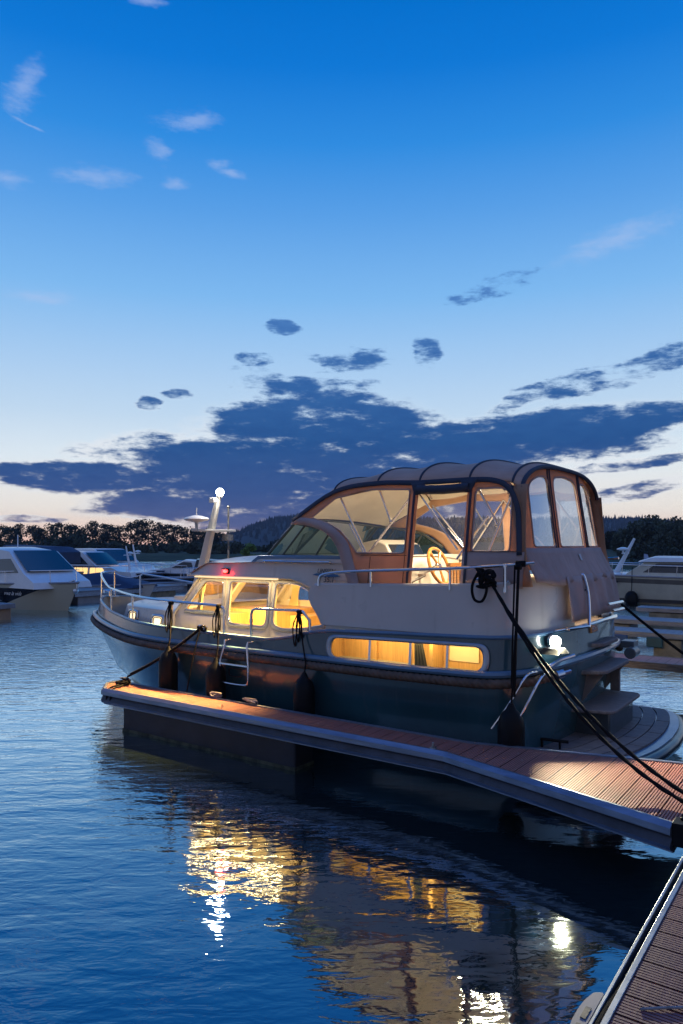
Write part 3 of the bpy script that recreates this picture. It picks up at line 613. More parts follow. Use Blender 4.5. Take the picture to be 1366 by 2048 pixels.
for sy in (.2,):
    hc=empty('slatted_seat',(3.98,sy,1.49)); hc.parent=Y_
    mb=MB()
    for k in range(6): y=-.22+k*.088; mb.box((-.03,y-.022,.05),(-.01,y+.022,.62))
    mb.box((-.035,-.26,.05),(-.005,.26,.09)); mb.box((-.04,-.27,.60),(0,.27,.645)); mb.build('seat_slats',VARN,hc)
    mb=MB(); mb.box((0,-.26,.18),(.26,.26,.24)); mb.build('seat_base',BLK,hc,smooth=False,bevel=.02)
    mb=MB()
    for a,b in ((.03,-.22),(.03,.22),(.22,-.22),(.22,.22)): mb.tube([(a,b,0),(a,b,.24)],.017,6)
    mb.build('seat_legs',VARN,hc)
mb=MB(); mb.box((3.5,-1.45,1.49),(4.6,-.9,1.80)); mb.box((2.72,-1.05,1.49),(2.95,1.05,1.78)); mb.build('cockpit_bench',WHT2,Y_,smooth=False,bevel=.02)
# ---------------- canopy
def sside(F,z): return (1.43-.17*(z-2))-.17*max(0,min(1,(F-4.7)/1.1))-.06*max(0,(z-2.85))
def cs(sd,o=0): return lambda F,z:Vector((F,sd*(sside(F,z)+o),z))
EV=[(5.83,2.63),(5.12,3.0),(4.47,3.07),(3.92,3.05),(3.3,3.05),(2.88,3.0),(2.76,2.93)]
A_out=[(5.83,2.62),(5.12,3.0),(4.47,3.07),(3.92,3.05),(3.92,1.88),(4.72,1.88),(4.88,2.18),(4.98,2.34),(5.14,2.48),(5.36,2.565),(5.6,2.61)]
A_in=roundpoly([(5.46,2.685,.03),(5.08,2.91,.02),(4.52,2.985,.02),(4.03,2.965,.03),(4.03,2.26,.05),(4.66,2.26,.02),(4.80,2.40,.03),(4.95,2.52,.03),(5.14,2.60,.03)],.03,3)
C_out=[(3.33,3.05),(2.88,3.0),(2.74,2.86),(2.68,2.6),(2.66,1.92),(3.33,1.92)]
C_in=roundpoly([(3.23,2.935,.06),(2.83,2.935,.17),(2.82,2.285,.05),(3.23,2.28,.05)],.05,6)
can=MB()
for sd in (1,-1):
    ring(can,A_out,A_in,cs(sd),4,c=(4.5,2.62)); ring(can,C_out,C_in,cs(sd),3)
can_o=can.build('canopy_side_panel',FABL,Y_,solid=.008)
mb=MB()
for sd in (1,-1): mb.grid(lambda u,v:cs(sd,.012)(3.33-.67*u,1.92+.36*v+ .0),8,4); 
mb.build('canopy_side_skirt',FAB,can_o,solid=.006)
for sd in (1,-1):
    for w_ in (A_in,C_in):
        mb=MB(); pane(mb,w_,cs(sd),4); mb.build('clear_window',VINYL,can_o)
        mb=MB(); mb.tube([cs(sd,.006)(*p) for p in w_],.009,6,closed=True); mb.build('window_hem',FAB,can_o)
mb=MB()  # navy arch band around windscreen side, navy eave tape, door post tapes
for sd in (1,-1):
    lo=[(5.83,2.61),(5.6,2.60),(5.36,2.555),(5.14,2.47),(4.98,2.33),(4.88,2.17),(4.80,2.02),(4.72,1.88)]; hi=[(5.75,2.70),(5.46,2.675),(5.16,2.60),(4.96,2.50),(4.81,2.38),(4.72,2.22),(4.64,2.05),(4.57,1.88)]
    lo=catm([(a,0,b) for a,b in lo],4); hi=catm([(a,0,b) for a,b in hi],4); k=len(lo)-1
    mb.grid(lambda u,v:cs(sd,.016)(lo[round(u*k)].lerp(hi[round(u*k)],v).x,lo[round(u*k)].lerp(hi[round(u*k)],v).z),k,2)
ab=mb.build('canopy_front_arch_band',FAB,can_o,solid=.01)
mb=MB()
def strip(pts,wd,sd,o=.02):
    q=catm([(a,0,b) for a,b in pts],5); k=len(q)-1
    def f(u,v):
        i=round(u*k); a=q[max(0,i-1)]; b=q[min(k,i+1)]; t=(b-a).normalized(); n=Vector((-t.z,0,t.x)); p=q[i]+n*(v-.5)*wd; return cs(sd,o)(p.x,p.z)
    mb.grid(f,k,2)
for sd in (1,-1):
    strip([(5.80,2.655),(5.12,2.985),(4.47,3.055),(3.92,3.035),(3.3,3.035),(3.02,3.01),(2.86,2.92),(2.76,2.72),(2.73,2.5),(2.71,2.25)],.055,sd)
    strip([(3.96,3.0),(3.96,2.5),(3.96,1.9)],.028,sd); strip([(3.285,3.0),(3.285,2.5),(3.285,1.9)],.028,sd)
    for F in (3.92,3.32):   # reinforced gussets beside the door
        mb.grid(lambda u,v:cs(sd,.024)(F+(-.10+.20*u)*(.35+.65*v),2.90+.14*v),3,3)
mb.build('canopy_binding_tape',NAVY,can_o,solid=.006)
mb=MB()
for sd in (1,-1):
    for F in (4.47,): mb.tube([cs(sd,.008)(F,z) for z in (1.90,2.05,2.22)],.004,5)
    for F in (4.02,3.24): mb.tube([cs(sd,.010)(F,z) for z in [1.92+.09*i for i in range(12)]],.004,5)
    mb.tube([cs(sd,.022)(F,2.285) for F in (2.68,2.9,3.1,3.28)],.004,5); mb.tube([cs(sd,.008)(F,2.235) for F in (4.0,4.3,4.6)],.004,5)
mb.build('canvas_seams',mat('dark stitching',(.10,.07,.06,1),.9),can_o)
# roof
BW=[5.12,4.47,3.92,3.32,2.84]
def rt(F,s,ext=0):
    ze=lerp(EV,F); zc=lerp([(5.12,3.21),(4.47,3.29),(3.92,3.32),(3.3,3.31),(2.84,3.25),(2.74,3.21)],F); e=sside(F,ze)
    q=min(1,abs(s)); z=ze+(zc-ze)*(1-q**3.2)**.62
    sagz=0
    for a,b in zip(BW,BW[1:]):
        if b<F<a: sagz=-.034*math.sin(PI*(a-F)/(a-b))
    return Vector((F+ext,-s*e,z+sagz*(1-.3*q)))
mb=MB()
mb.grid(lambda u,v:rt(5.12-2.38*u,math.sin((-1+2*v)*PI/2)),72,28)
def ft(u,v):  # sloping front from first bow to the windscreen top
    s=math.sin((-1+2*v)*PI/2); a=rt(5.12,s); b=Vector((5.84+.26*(1-s*s),-s*1.06,2.64+.07*(1-s*s))); p=a.lerp(b,u); p.z+=.03*math.sin(PI*u)*(1-s*s); return p
mb.grid(ft,10,28)
ROOF=mat('warm roof canvas',(.58,.38,.29,1),.88,0,.12,1.6); wrinkle(ROOF); sheer(ROOF,.12)
rfo=mb.build('canopy_roof',ROOF,Y_,solid=.008,off=1)
mb=MB(); mb.grid(lambda u,v:rt(5.10-2.3*u,math.sin((-1+2*v)*PI/2)*.98)-Vector((0,0,.022)),72,28); mb.grid(lambda u,v:ft(u*.95,v)-Vector((0,0,.025)),10,28); mb.build('canopy_lining',LINING,Y_)
mb=MB()
for F in BW: mb.tube([rt(F,math.sin((-1+2*i/40)*PI/2))+Vector((0,0,.008)) for i in range(41)],.014,6)
mb.build('roof_seam_piping',NAVY,rfo)
# aft canopy wall
def aft(s,z):
    F=lerp([(1.55,2.43),(2.0,2.50),(2.12,2.56),(2.3,2.63),(3.1,2.745),(3.3,2.76)],z); q=abs(s)/1.3
    ww=1.34-.10*(z-2.1); cc_=min(1,abs(s)); 
    return Vector((F+.10*cc_**4,-s*ww,z))
TOPA=lambda s: rt(2.76,s).z-.0
mb=MB()
cells=[(-1.0,-.40,-.83,-.43),(-.40,.40,-.32,.32),(.40,1.0,.43,.83)]
awin=[]
for a,b,c,d in cells:
    tp=[(x,TOPA(max(-.98,min(.98,x)))) for x in [a+(b-a)*i/8 for i in range(9)]]
    outp=[(a,2.1)]+tp+[(b,2.1)]
    zt1=TOPA((c))-.10; zt2=TOPA(d)-.10; zm=TOPA((c+d)/2)-.09
    inn=roundpoly([(c,2.33,.05),(c,zt1-.02,.12),((c+d)/2,zm,.1),(d,zt2-.02,.12),(d,2.33,.05)],.08,6)
    ring(mb,outp,inn,aft,4); awin.append(inn)
aft_o=mb.build('canopy_aft_panel',FABL,Y_,solid=.008)
for inn in awin:
    mb=MB(); pane(mb,inn,aft,4); mb.build('hazy_window',VINYLM,aft_o)
    mb=MB(); mb.tube([aft(*p)-Vector((.006,0,0)) for p in inn],.010,6,closed=True); mb.build('window_hem',FAB,aft_o)
mb=MB()
for x0,x1 in ((-.41,-.41),(.40,.40)):
    for dx in (-.02,.03): mb.tube([aft(x0+dx,z)-Vector((.008,0,0)) for z in [TOPA(.4)-.02-i*.09 for i in range(12)]],.011,6)
mb.tube([Vector((rt(2.74,math.sin((-1+2*i/40)*PI/2)).x-.01,rt(2.74,math.sin((-1+2*i/40)*PI/2)).y,rt(2.74,math.sin((-1+2*i/40)*PI/2)).z)) for i in range(41)],.024,8)
mb.tube([aft(-1,z)+Vector((.02,.01,0)) for z in (1.95,2.2,2.4,2.6,2.8,2.95)],.02,6); mb.tube([aft(1,z)+Vector((.02,-.01,0)) for z in (1.95,2.2,2.4,2.6,2.8,2.95)],.02,6)
mb.build('aft_binding',NAVY,aft_o)
mb=MB()  # corner pieces closing side and aft wall, then lower skirts
for sd in (1,-1):
    mb.grid(lambda u,v:(lambda z:cs(sd)(2.68,z).lerp(aft(-sd*1.0,z),u)+Vector((-.05*math.sin(PI*u),sd*.03*math.sin(PI*u),0)))(1.94+1.02*v),6,10)
mb.build('canopy_corner',FABL,Y_,solid=.006)
mb=MB()
def skirt(u,v):
    s=-1+2*u; z=1.98+.34*v-(.05*math.sin(u*9)**2)*(1-v)
    p=aft(s,z); p.x-=.03+.03*(1-v)*(.4+.6*math.sin(u*40)**2); return p
mb.grid(skirt,60,6); 
def skl(u,v):   # lower curtain over the gate and starboard side of the stern
    s=-.57+1.57*u; z=1.56+.46*v; p=aft(s,z); p.x-=.055+.012*math.sin(u*34+v*2); return p
mb.grid(skl,60,6)
for sd in (1,-1): mb.grid(lambda u,v:cs(sd,.012)(2.68,2)*0+ (cs(sd,.012)(3.0-.34*u,1.92+.36*v)),6,4)
sk=mb.build('canopy_aft_skirt',FAB,aft_o,solid=.005)
mb=MB(); mb.add([aft(-.02,z)-Vector((.05,0,0)) + Vector((0,d,0)) for z,d in ((2.18,.0),(2.18,-.07),(2.25,-.07),(2.25,0))],[(0,1,2,3)]); mb.build('care_label',mat('pale label',(.6,.6,.62,1),.6),sk)
emb=MATS['lettering dark']
mb=MB(); q=aft(-.10,1.90); mb.add([Vector((q.x-.085,q.y+.18,1.885)),Vector((q.x-.085,q.y+.10,1.885)),Vector((q.x-.085,q.y+.14,1.93))],[(0,1,2)]); em=mb.build('emblem',emb,sk)
text('emblem_lettering','KUIPER',.035,(q.x-.087,q.y+.14,1.862),(PI/2,0,-PI/2),emb,em)
mb=MB()
for s_ in [-.95,-.8,-.55,-.42,.1,.38,.6,.9]: p=aft(s_,2.02); mb.ball(p-Vector((.035,0,0)),.011,8)
for F in (3.25,3.1,2.95,2.8,2.7): mb.ball(cs(1,.03)(F,1.99),.010,8)
mb.build('snap_fasteners',STEEL,sk)
mb=MB(); mb.tube([cs(1,.01)(3.93,2.955),cs(1,.01)(3.62,2.945),cs(1,.01)(3.31,2.955)],.05,12); mb.build('rolled_door_flap',NAVY,Y_)
# folding frame tubes
mb=MB()
for sd in (1,-1):
    pv=(4.55,sd*1.30,2.24); t_=lambda F,z:(F,sd*(sside(F,z)-.05),z)
    mb.tube([t_(4.56,2.25),t_(5.06,2.93)],.014,8); mb.tube([t_(4.54,2.25),t_(3.98,2.97)],.014,8)
    mb.tube([t_(4.27,2.61),t_(4.47,2.98)],.013,8); mb.tube([t_(4.86,2.60),t_(4.6,2.26)],.010,8)
    mb.tube([t_(3.42,2.30),t_(3.98,2.97)],.013,8); mb.tube([t_(3.42,2.20),t_(3.1,2.65)],.013,8)
    mb.tube([t_(3.08,2.25),t_(2.82,2.98)],.014,8); mb.tube([t_(3.26,2.98),t_(3.0,2.58)],.014,8); mb.tube([t_(3.04,1.92),t_(3.08,2.25)],.014,8)
    for q in ((4.27,2.61),(3.0,2.56),(4.55,2.25)): mb.ball(t_(*q),.026,8)
    for F in (5.06,4.47,3.95,3.3,2.83): mb.tube([t_(F,lerp(EV,F)-.03)]+[rt(F,math.sin((-1+2*i/20)*PI/2)*.95)-Vector((0,0,.035)) for i in range(21)],.013,6) if sd==1 else None
mb.build('canopy_frame',STEEL,Y_)
lamp('cockpit_light','AREA',(3.7,0,3.18),150,(1,.80,.52),Y_,shape='RECTANGLE',size=.5,size_y=.3)
mb=MB(); mb.lathe([(.09,0),(.09,.02),(.07,.03)],(3.32,0,3.26),20); mb.build('cockpit_dome_lamp',glow('dome lens',(1,.93,.8,1),9),Y_)
# rails
mb=MB()
mb.tube(catm([(5.05,1.60,1.88),(5.04,1.60,1.96),(4.97,1.60,2.015),(4.69,1.60,2.05),(4.2,1.60,2.075),(3.37,1.60,2.11),(2.8,1.57,2.15),(2.52,1.50,2.18)],5),.018,8)
for F in (4.33,3.37,2.78): mb.tube([(F,1.60,1.89),(F,1.60,lerp([(4.69,2.05),(3.37,2.11),(2.52,2.17)],F))],.013,8)
mb.build('cockpit_hand_rail',STEEL,Y_)
mb=MB(); mb.tube(catm([(5.05,-1.60,1.88),(5.04,-1.60,1.96),(4.97,-1.60,2.015),(4.69,-1.60,2.05),(3.37,-1.60,2.11),(2.52,-1.50,2.18)],5),.018,8)
for F in (4.33,3.37,2.78): mb.tube([(F,-1.60,1.89),(F,-1.60,lerp([(4.69,2.05),(3.37,2.11),(2.52,2.17)],F))],.013,8)
mb.build('cockpit_hand_rail',STEEL,Y_)
rw=[(p.x,p.y) for p in sp_]
def rail(F,sd,z): return Vector((F,sd*(lerp(rw,F)-.01),z))
RZ=[(11.1,1.86),(10.7,1.82),(10.3,1.75),(9.86,1.66),(9.0,1.625),(8,1.60),(7,1.585),(6.5,1.575)]
for sd in (1,-1):
    mb=MB(); Fs=[6.52,6.54,6.6]+[6.8+i*.25 for i in range(16)]+[10.7]
    pts=[rail(6.52,sd,1.215),rail(6.51,sd,1.50),rail(6.53,sd,1.55)]+[rail(F,sd,lerp(RZ,F)) for F in Fs[2:]]
    if sd==1: pts+= [Vector((10.95,.26,1.85)),Vector((11.06,.14,1.86)),Vector((11.09,.02,1.865)),Vector((11.05,-.10,1.865))]
    else: pts=pts[:-1]; pts+=[rail(10.95,sd,1.81)*1,rail(10.97,sd,1.35)] if False else []
    if sd==-1: pts=[p for p in pts if p.x<10.6]+[rail(10.68,sd,1.82),rail(10.72,sd,1.78),rail(10.72,sd,1.38)]
    mb.tube(pts,.017,8)
    for F in ((7.51,8.62,9.72,10.75) if sd==1 else (7.4,8.4,9.4)): mb.tube([rail(F,sd,lerp(ZS,F)),rail(F,sd,lerp(RZ,F))],.014,8)
    mb.tube([Vector((11.05,-.10,1.865)),Vector((11.05,-.10,1.40))],.014,8) if sd==1 else None
    if sd==-1: mb.tube(sag(Vector((11.05,-.10,1.84)),rail(10.70,-1,1.81),.07,10),.008,6)
    mb.build('bow_rail',STEEL,Y_)
    mb=MB(); mb.tube([rail(6.05,sd,1.215),rail(6.05,sd,1.50),rail(6.03,sd,1.55),rail(5.98,sd,1.57),rail(5.30,sd,1.585),rail(5.24,sd,1.575),rail(5.14,sd,1.48),rail(5.13,sd,1.34)],.017,8); mb.tube([rail(6.05,sd,1.40),rail(6.05,sd,1.44)],.024,8); mb.build('side_gate_rail',STEEL,Y_)
# cleats on the bulwark
def cleat(mb,c,ax,L=.16,h=.06):
    c=Vector(c); ax=Vector(ax).normalized()
    for k in (-.25,.25): mb.tube([c+ax*L*k,c+ax*L*k+Vector((0,0,h))],.013,8)
    mb.tube([c-ax*L*.6+Vector((0,0,h-.006)),c-ax*L*.3+Vector((0,0,h+.006)),c+ax*L*.3+Vector((0,0,h+.006)),c+ax*L*.6+Vector((0,0,h-.006))],[.008,.015,.015,.008],8)
mb=MB(); cleat(mb,(6.9,1.66,1.235),(1,0,0)); cleat(mb,(3.0,1.60,1.95),(1,.1,0)); cleat(mb,(6.9,-1.66,1.235),(1,0,0)); cleat(mb,(3.0,-1.60,1.95),(1,0,0)); mb.build('bulwark_cleats',STEEL,Y_)
mb=MB(); 
for F in (6.36,5.97): mb.tube([(F,1.70,1.17),(F,1.74,1.17)],.012,6)
mb.build('ladder_brackets',STEEL,Y_)
# mast
mb=MB(); L0=[(8.87,1.42,.095,.06),(8.66,1.92,.082,.048),(8.45,2.6,.065,.038),(8.28,3.12,.042,.03)]
vs=[];
for F,z,a,b in L0: vs+=[(F-a,-b,z),(F+a,-b,z),(F+a,b,z),(F-a,b,z)]
mb.add(vs,[(i*4+k,i*4+(k+1)%4,(i+1)*4+(k+1)%4,(i+1)*4+k) for i in range(3) for k in range(4)]+[(0,1,2,3),(12,13,14,15)])
ms=mb.build('mast',WHT2,Y_,bevel=.015)
mb=MB(); mb.box((8.30,-.42,2.565),(8.46,.42,2.60)); mb.build('mast_spreader',WHT2,ms,smooth=False,bevel=.008)
mb=MB(); mb.lathe([(.02,0),(.03,.10),(.17,.13),(.20,.155),(.17,.18),(.06,.21),(.01,.215)],(8.40,.36,2.60),20); mb.tube([(8.40,.36,2.8),(8.40,.36,2.93)],.006,6); mb.build('satellite_dome',WHT,ms)
mb=MB(); mb.tube([(8.34,-.28,2.05),(8.34,-.28,2.95)],.016,6); mb.box((8.28,-.33,2.42),(8.40,-.2,2.52)); mb.ball((8.34,-.28,2.97),.03,8); mb.build('antenna_pole',RUST,ms)
mb=MB(); mb.lathe([(.05,0),(.06,.05),(.03,.06)],(8.55,-.06,2.5),14,axis=(-.3,-1,0)); mb.build('horn',WHT,ms)
mb=MB(); mb.box((8.24,.06,3.02),(8.36,.14,3.10)); mb.build('camera_box',WHT,ms,smooth=False,bevel=.01)
mb=MB(); mb.lathe([(.045,-.03),(.055,0)],(8.25,0,3.14),14); ml=mb.build('masthead_light',WHT2,ms)
mb=MB(); mb.ball((8.25,0,3.19),.062,14); mb.build('lamp_lens',BULB,ml)
lamp('masthead_lamp','POINT',(8.12,.12,3.27),38,(1,.95,.85),Y_,shadow_soft_size=.06)
# bathing platform, steps, transom fittings
PLO=[(2.95,1.42),(2.60,1.43),(2.25,1.43),(1.96,1.38),(1.80,1.22),(1.70,.92),(1.62,.5),(1.59,0)]
plo=catm([(a,b,0) for a,b in PLO],5); ploF=[Vector((p.x,p.y,0)) for p in plo]+[Vector((p.x,-p.y,0)) for p in plo[::-1][1:]]
mb=MB(); n=len(ploF); mb.add([(p.x,p.y,.32) for p in ploF]+[(p.x,p.y,.20) for p in ploF],[tuple(range(n)),tuple(range(n,2*n))[::-1]]+[(i,i+1,n+i+1,n+i) for i in range(n-1)]); pf=mb.build('bathing_platform',LBL,Y_)
mb=MB(); mb.tube([Vector((p.x-.02,p.y,.245)) for p in ploF],.062,12); mb.build('platform_fender_strip',mat('dark blue rubber strip',(.02,.035,.05,1),.3,coat=.3),pf)
mb=MB()
ins=lambda x:lerp([(p.x+.10,max(0,p.y-.09)) for p in plo],x)
rows=[(1.72,1.86),(1.88,2.02),(2.04,2.18),(2.20,2.34),(2.36,2.50),(2.52,2.62)]
def bow_(y): return .10*(abs(y)/1.2)**2*3.2
for k in range(5):
    o0=.105+k*.155; o1=o0+.14
    segs=[(-1.27,-.62),(-.60,-.02),(0.0,.60),(.62,1.27)] if k%2==0 else [(-1.27,-.30),(-.28,.30),(.32,1.27)]
    for a,b in segs:
        def f(u,v): 
            y=a+(b-a)*u; q=abs(y)/1.3; xo=1.59+.11*y*y+.06*q**8
            return Vector((xo+o0+(o1-o0)*v,y*(1-.05*k*0),.342))
        pts_=[f(i/8,0) for i in range(9)]+[f(1-i/8,1) for i in range(9)]
        pts_=[p for p in pts_ if p.x<2.72]
        if len(pts_)<4: continue
        n=len(pts_); mb.add(pts_+[p-Vector((0,0,.02)) for p in pts_],[tuple(range(n)),tuple(range(n,2*n))[::-1]]+[(i,(i+1)%n,n+(i+1)%n,n+i) for i in range(n)])
mb.build('platform_teak_slats',TEAK,pf,smooth=False)
def step(name,poly,z0,z1,m_,bev=.02,par=None):
    mb=MB(); mb.prism(poly,lambda x,y:Vector((x,y,z0)),lambda x,y:Vector((x,y,z1))); return mb.build(name,m_,par or Y_,bevel=bev,autos=30)
sb=step('step_box',[(2.10,.46),(2.10,-.50),(2.48,-.50),(2.48,.46)],.325,.60,mat('step locker paint',(.045,.06,.075,1),.3,coat=.3))
step('lower_tread',roundpoly([(2.03,.57,.1),(2.03,-.60,.1),(2.55,-.60),(2.55,.70)],.04,6),.60,.64,TEAK,.012,sb)
mb=MB(); mb.box((2.095,-.35,.50),(2.10,-.32,.54)); mb.tube([(2.2,.47,.50),(2.2,.49,.50),(2.28,.49,.50)],.008,6); mb.build('locker_latch',STEEL,sb)
st2=step('middle_tread',roundpoly([(2.14,.46,.1),(2.14,-.56,.1),(2.50,-.56),(2.50,.64)],.04,6),.985,1.03,TEAK,.012)
mb=MB(); mb.prism([(2.18,.98),(2.5,.98),(2.5,.62),(2.44,.62)],lambda x,z:Vector((x,.42,z)),lambda x,z:Vector((x,.37,z))); mb.prism([(2.18,.98),(2.5,.98),(2.5,.62),(2.44,.62)],lambda x,z:Vector((x,-.45,z)),lambda x,z:Vector((x,-.50,z)))
mb.box((2.24,-.44,.66),(2.34,-.50,.985)); mb.build('step_brackets',TEAK,st2,smooth=False)
step('upper_tread',roundpoly([(2.24,.22,.08),(2.24,-.46,.08),(2.5,-.46),(2.5,.36)],.04,6),1.24,1.285,TEAK,.01)
mb=MB(); mb.tube([(2.34,.55,1.50),(2.30,.0,1.515),(2.32,-.62,1.50)],.016,8)
mb.tube(catm([(2.38,.92,1.50),(2.30,.60,1.50),(2.30,.50,1.52),(2.37,.30,1.80),(2.44,.22,2.0),(2.47,.22,2.02)],5),.017,8)
mb.tube([(2.26,-.25,1.60),(2.24,-.62,1.60)],.02,8); mb.tube([(2.27,-.10,1.68),(2.25,-.62,1.68)],.02,8)
mb.tube([(2.45,1.15,1.49),(2.36,.7,1.50),(2.33,.3,1.51),(2.32,-.3,1.515),(2.34,-.7,1.51)],.014,8); mb.build('transom_grab_rails',STEEL,Y_)
mb=MB(); mb.tube(catm([(2.55,1.30,1.12),(2.44,1.32,1.17),(2.42,1.1,1.20),(2.36,.82,1.22)],4),.020,8); mb.tube(catm([(2.52,1.40,1.12),(2.56,1.62,1.10),(2.66,1.82,.84),(2.80,1.86,.62)],4),.012,8); mb.tube(catm([(2.42,1.36,1.13),(2.42,1.60,1.10),(2.50,1.80,.84),(2.62,1.86,.60)],4),.012,8); mb.build('stern_guard_rail',STEEL,Y_)
mb=MB(); mb.tube([(2.62,1.22,.42),(2.30,1.17,.42)],.016,8); mb.tube([(2.55,1.21,.32),(2.55,1.21,.42)],.012,6); mb.tube([(2.38,1.19,.32),(2.38,1.19,.42)],.012,6)
mb.tube([(2.62,-1.22,.42),(2.30,-1.17,.42)],.016,8); mb.tube([(2.55,-1.21,.32),(2.55,-1.21,.42)],.012,6); mb.tube([(2.38,-1.19,.32),(2.38,-1.19,.42)],.012,6); mb.build('platform_grab_bars',BLK,Y_)
mb=MB(); mb.lathe([(.05,-.03),(.065,.0),(.06,.03)],(2.455,1.20,1.40),16,axis=(-1,.45,0)); sl=mb.build('stern_floodlight',STEEL,Y_)
mb=MB(); mb.ball((2.415,1.222,1.40),.058,14); mb.build('lamp_lens',BULB,sl)
o=lamp('stern_flood_lamp','SPOT',(2.33,1.29,1.40),360,(1,.90,.58),Y_,shadow_soft_size=.01,spot_size=R(125),spot_blend=.3); o.rotation_euler=Vector((-.62,.75,-.75)).to_track_quat('-Z','Y').to_euler()
lp=Vector((2.33,1.29,1.40)); qa=Vector((2.17,2.30,.5)); qb=Vector((1.49,1.81,.5)); qc=Vector((1.80,3.4,.5)); mb=MB()
g1=lambda q,k:lp+(q-lp)*k
mb.add([g1(qa,.05),g1(qa,.10),g1(qb,.10),g1(qb,.05),g1(qa,.05)+Vector((.05,-.05,.0)),g1(qa,.10)+Vector((.06,-.06,0)),g1(qb,.10)+Vector((.02,-.09,0)),g1(qb,.05)+Vector((.02,-.06,0))],[(0,1,2,3),(4,5,6,7),(0,1,5,4),(1,2,6,5),(2,3,7,6),(3,0,4,7)])
mb.add([g1(qa,.05),g1(qa,.10),g1(qc,.10),g1(qc,.05),g1(qa,.05)+Vector((.16,.0,.0)),g1(qa,.10)+Vector((.20,.0,.03)),g1(qc,.10)+Vector((.22,.02,0)),g1(qc,.05)+Vector((.16,.01,0))],[(0,1,2,3),(4,5,6,7),(0,1,5,4),(1,2,6,5),(2,3,7,6),(3,0,4,7)])
mb.add([g1(Vector(q),k) for k in (.06,.11) for q in ((2.17,2.5,.5),(2.12,1.3,.5),(5.2,1.3,.5),(5.2,2.6,.5))],[(0,1,2,3),(4,5,6,7),(0,1,5,4),(1,2,6,5),(2,3,7,6),(3,0,4,7)])
mb.build('light_crop_plates',BLK,sl,smooth=False)  # added plates, shaped to crop the stern lamp's patch on the dock
mb=MB(); mb.box((2.36,-.95,1.10),(2.2,-1.18,1.18)); mb.lathe([(.07,0),(.07,.22)],(2.22,-1.06,1.05),12,axis=(0,1,0)); mb.build('transom_shower_box',mat('boat grey plastic',(.12,.15,.17,1),.3),Y_,bevel=.01)
mb=MB(); mb.box((2.36,.07,1.395),(2.33,.3,1.50)); mb.build('gate_threshold',VARN,Y_,bevel=.008)
# ============================================================ FENDERS AND LINES
def fender(F,ztop,label,L=.72,r=.125,rail_z=1.57,rF=None,loose=True):
    y=1.83
    t=empty('fender',W(F,-y-.0,0),YAW,label,'fender','black fenders hanging on the blue hull')
    mb=MB(); mb.lathe([(.02,ztop+.05),(.035,ztop+.02),(.05,ztop-.01),(r*.72,ztop-.05),(r*.93,ztop-.11),(r,ztop-.18),(r,ztop-L+.12),(r*.9,ztop-L+.06),(r*.6,ztop-L+.01),(.04,ztop-L)],(0,0,0),24); mb.build('fender_body',BLK,t)
    rF=(rF if rF is not None else F)-F; yy=y-1.66
    mb=MB(); mb.tube([(0,0,ztop+.03),(0,-.03,ztop+.15),(rF*.5,-yy+.07,(ztop+rail_z)/2),(rF,-yy,rail_z)],.010,6)
    if loose:
        for k in range(3): mb.tube(catm([(rF,-yy+.015,rail_z),(rF+.03*(k-1)-.02,-yy+.03,rail_z-.12),(rF+.05*(k-1),-yy+.03,rail_z-.30-.05*k),(rF+.05*(k-1)+.03,-yy+.03,rail_z-.18),(rF+.01,-yy+.015,rail_z)],4),.008,5)
    mb.tube([(rF-.03,-yy,rail_z+.0),(rF+.03,-yy,rail_z)],.026,8); mb.build('fender_line',ROPEB,t)
    return t
fender(7.36,.97,'black cylindrical fender nearest the bow, partly behind the mooring line',rF=7.50)
fender(6.48,.90,'black cylindrical fender hanging left of the hooked steel ladder',rF=6.60)
fender(5.08,.86,'black cylindrical fender hanging amidships below the rounded saloon window corner',rF=5.28)
f4=fender(2.62,.83,'black cylindrical fender at the stern beside the bathing platform',L=.66,rail_z=2.14,rF=2.62,loose=False)
t=empty('boarding_ladder',W(6.17,-1.77,0),YAW,'small steel hook-on ladder on the hull between two black fenders','ladder')
mb=MB()
for sx in (-1,1): mb.tube([(sx*.195,-.04,1.16),(sx*.195,.02,1.17),(sx*.185,.03,1.13),(sx*.235,.06,.92),(sx*.235,.06,.80)],.013,8)
mb.tube(catm([(-.235,.06,.82),(-.225,.06,.70),(-.16,.06,.66),(.16,.06,.66),(.225,.06,.70),(.235,.06,.82)],5),.014,8); mb.build('ladder_frame',STEEL,t)
mb=MB(); mb.box((-.235,.045,.885),(.235,.085,.905)); mb.build('ladder_rung',STEEL,t,smooth=False)
mb=MB(); mb.tube(catm([(-.1,.04,.84),(.08,.04,.84),(.1,.04,.80),(.08,.04,.75),(-.1,.04,.75)],4),.008,6); mb.build('ladder_stay',BLK,t)
def line(name,pts,r,label,m_=ROPEB,cat='mooring line',n=7):
    mb=MB(); L=resample([Vector(p) for p in pts],.03)
    mb.tube(L,r,n,rf=lambda th,l:1+.16*math.cos(2*(th-l*2*PI/.06))); return tag(mb.build(name,m_,autos=180),label,cat)
a=W(6.9,-1.66,1.28); b=W(7.86,-2.12,.60)
mb=MB()
for dx in (0,.035): mb.tube(resample(sag(a+Vector((0,0,dx*.5)),b+Vector((dx,0,dx)),.05),.04),.013,7)
k=catm([W(6.9+.09*math.cos(i*1.9),-1.66-.02*math.sin(i*3),1.27+.035*math.sin(i*1.3)) for i in range(16)],4); mb.tube(k,.012,6)
k=catm([W(7.86+.09*math.cos(i*1.35),-2.16-.09*math.sin(i*1.35),.520+.003*i) for i in range(14)],4); mb.tube(k,.013,6)
k=catm([W(7.86+.08*math.cos(i*2.0),-2.12+.01*math.sin(i*3),.58+.012*math.sin(i*1.1)) for i in range(10)],4); mb.tube(k,.012,6)
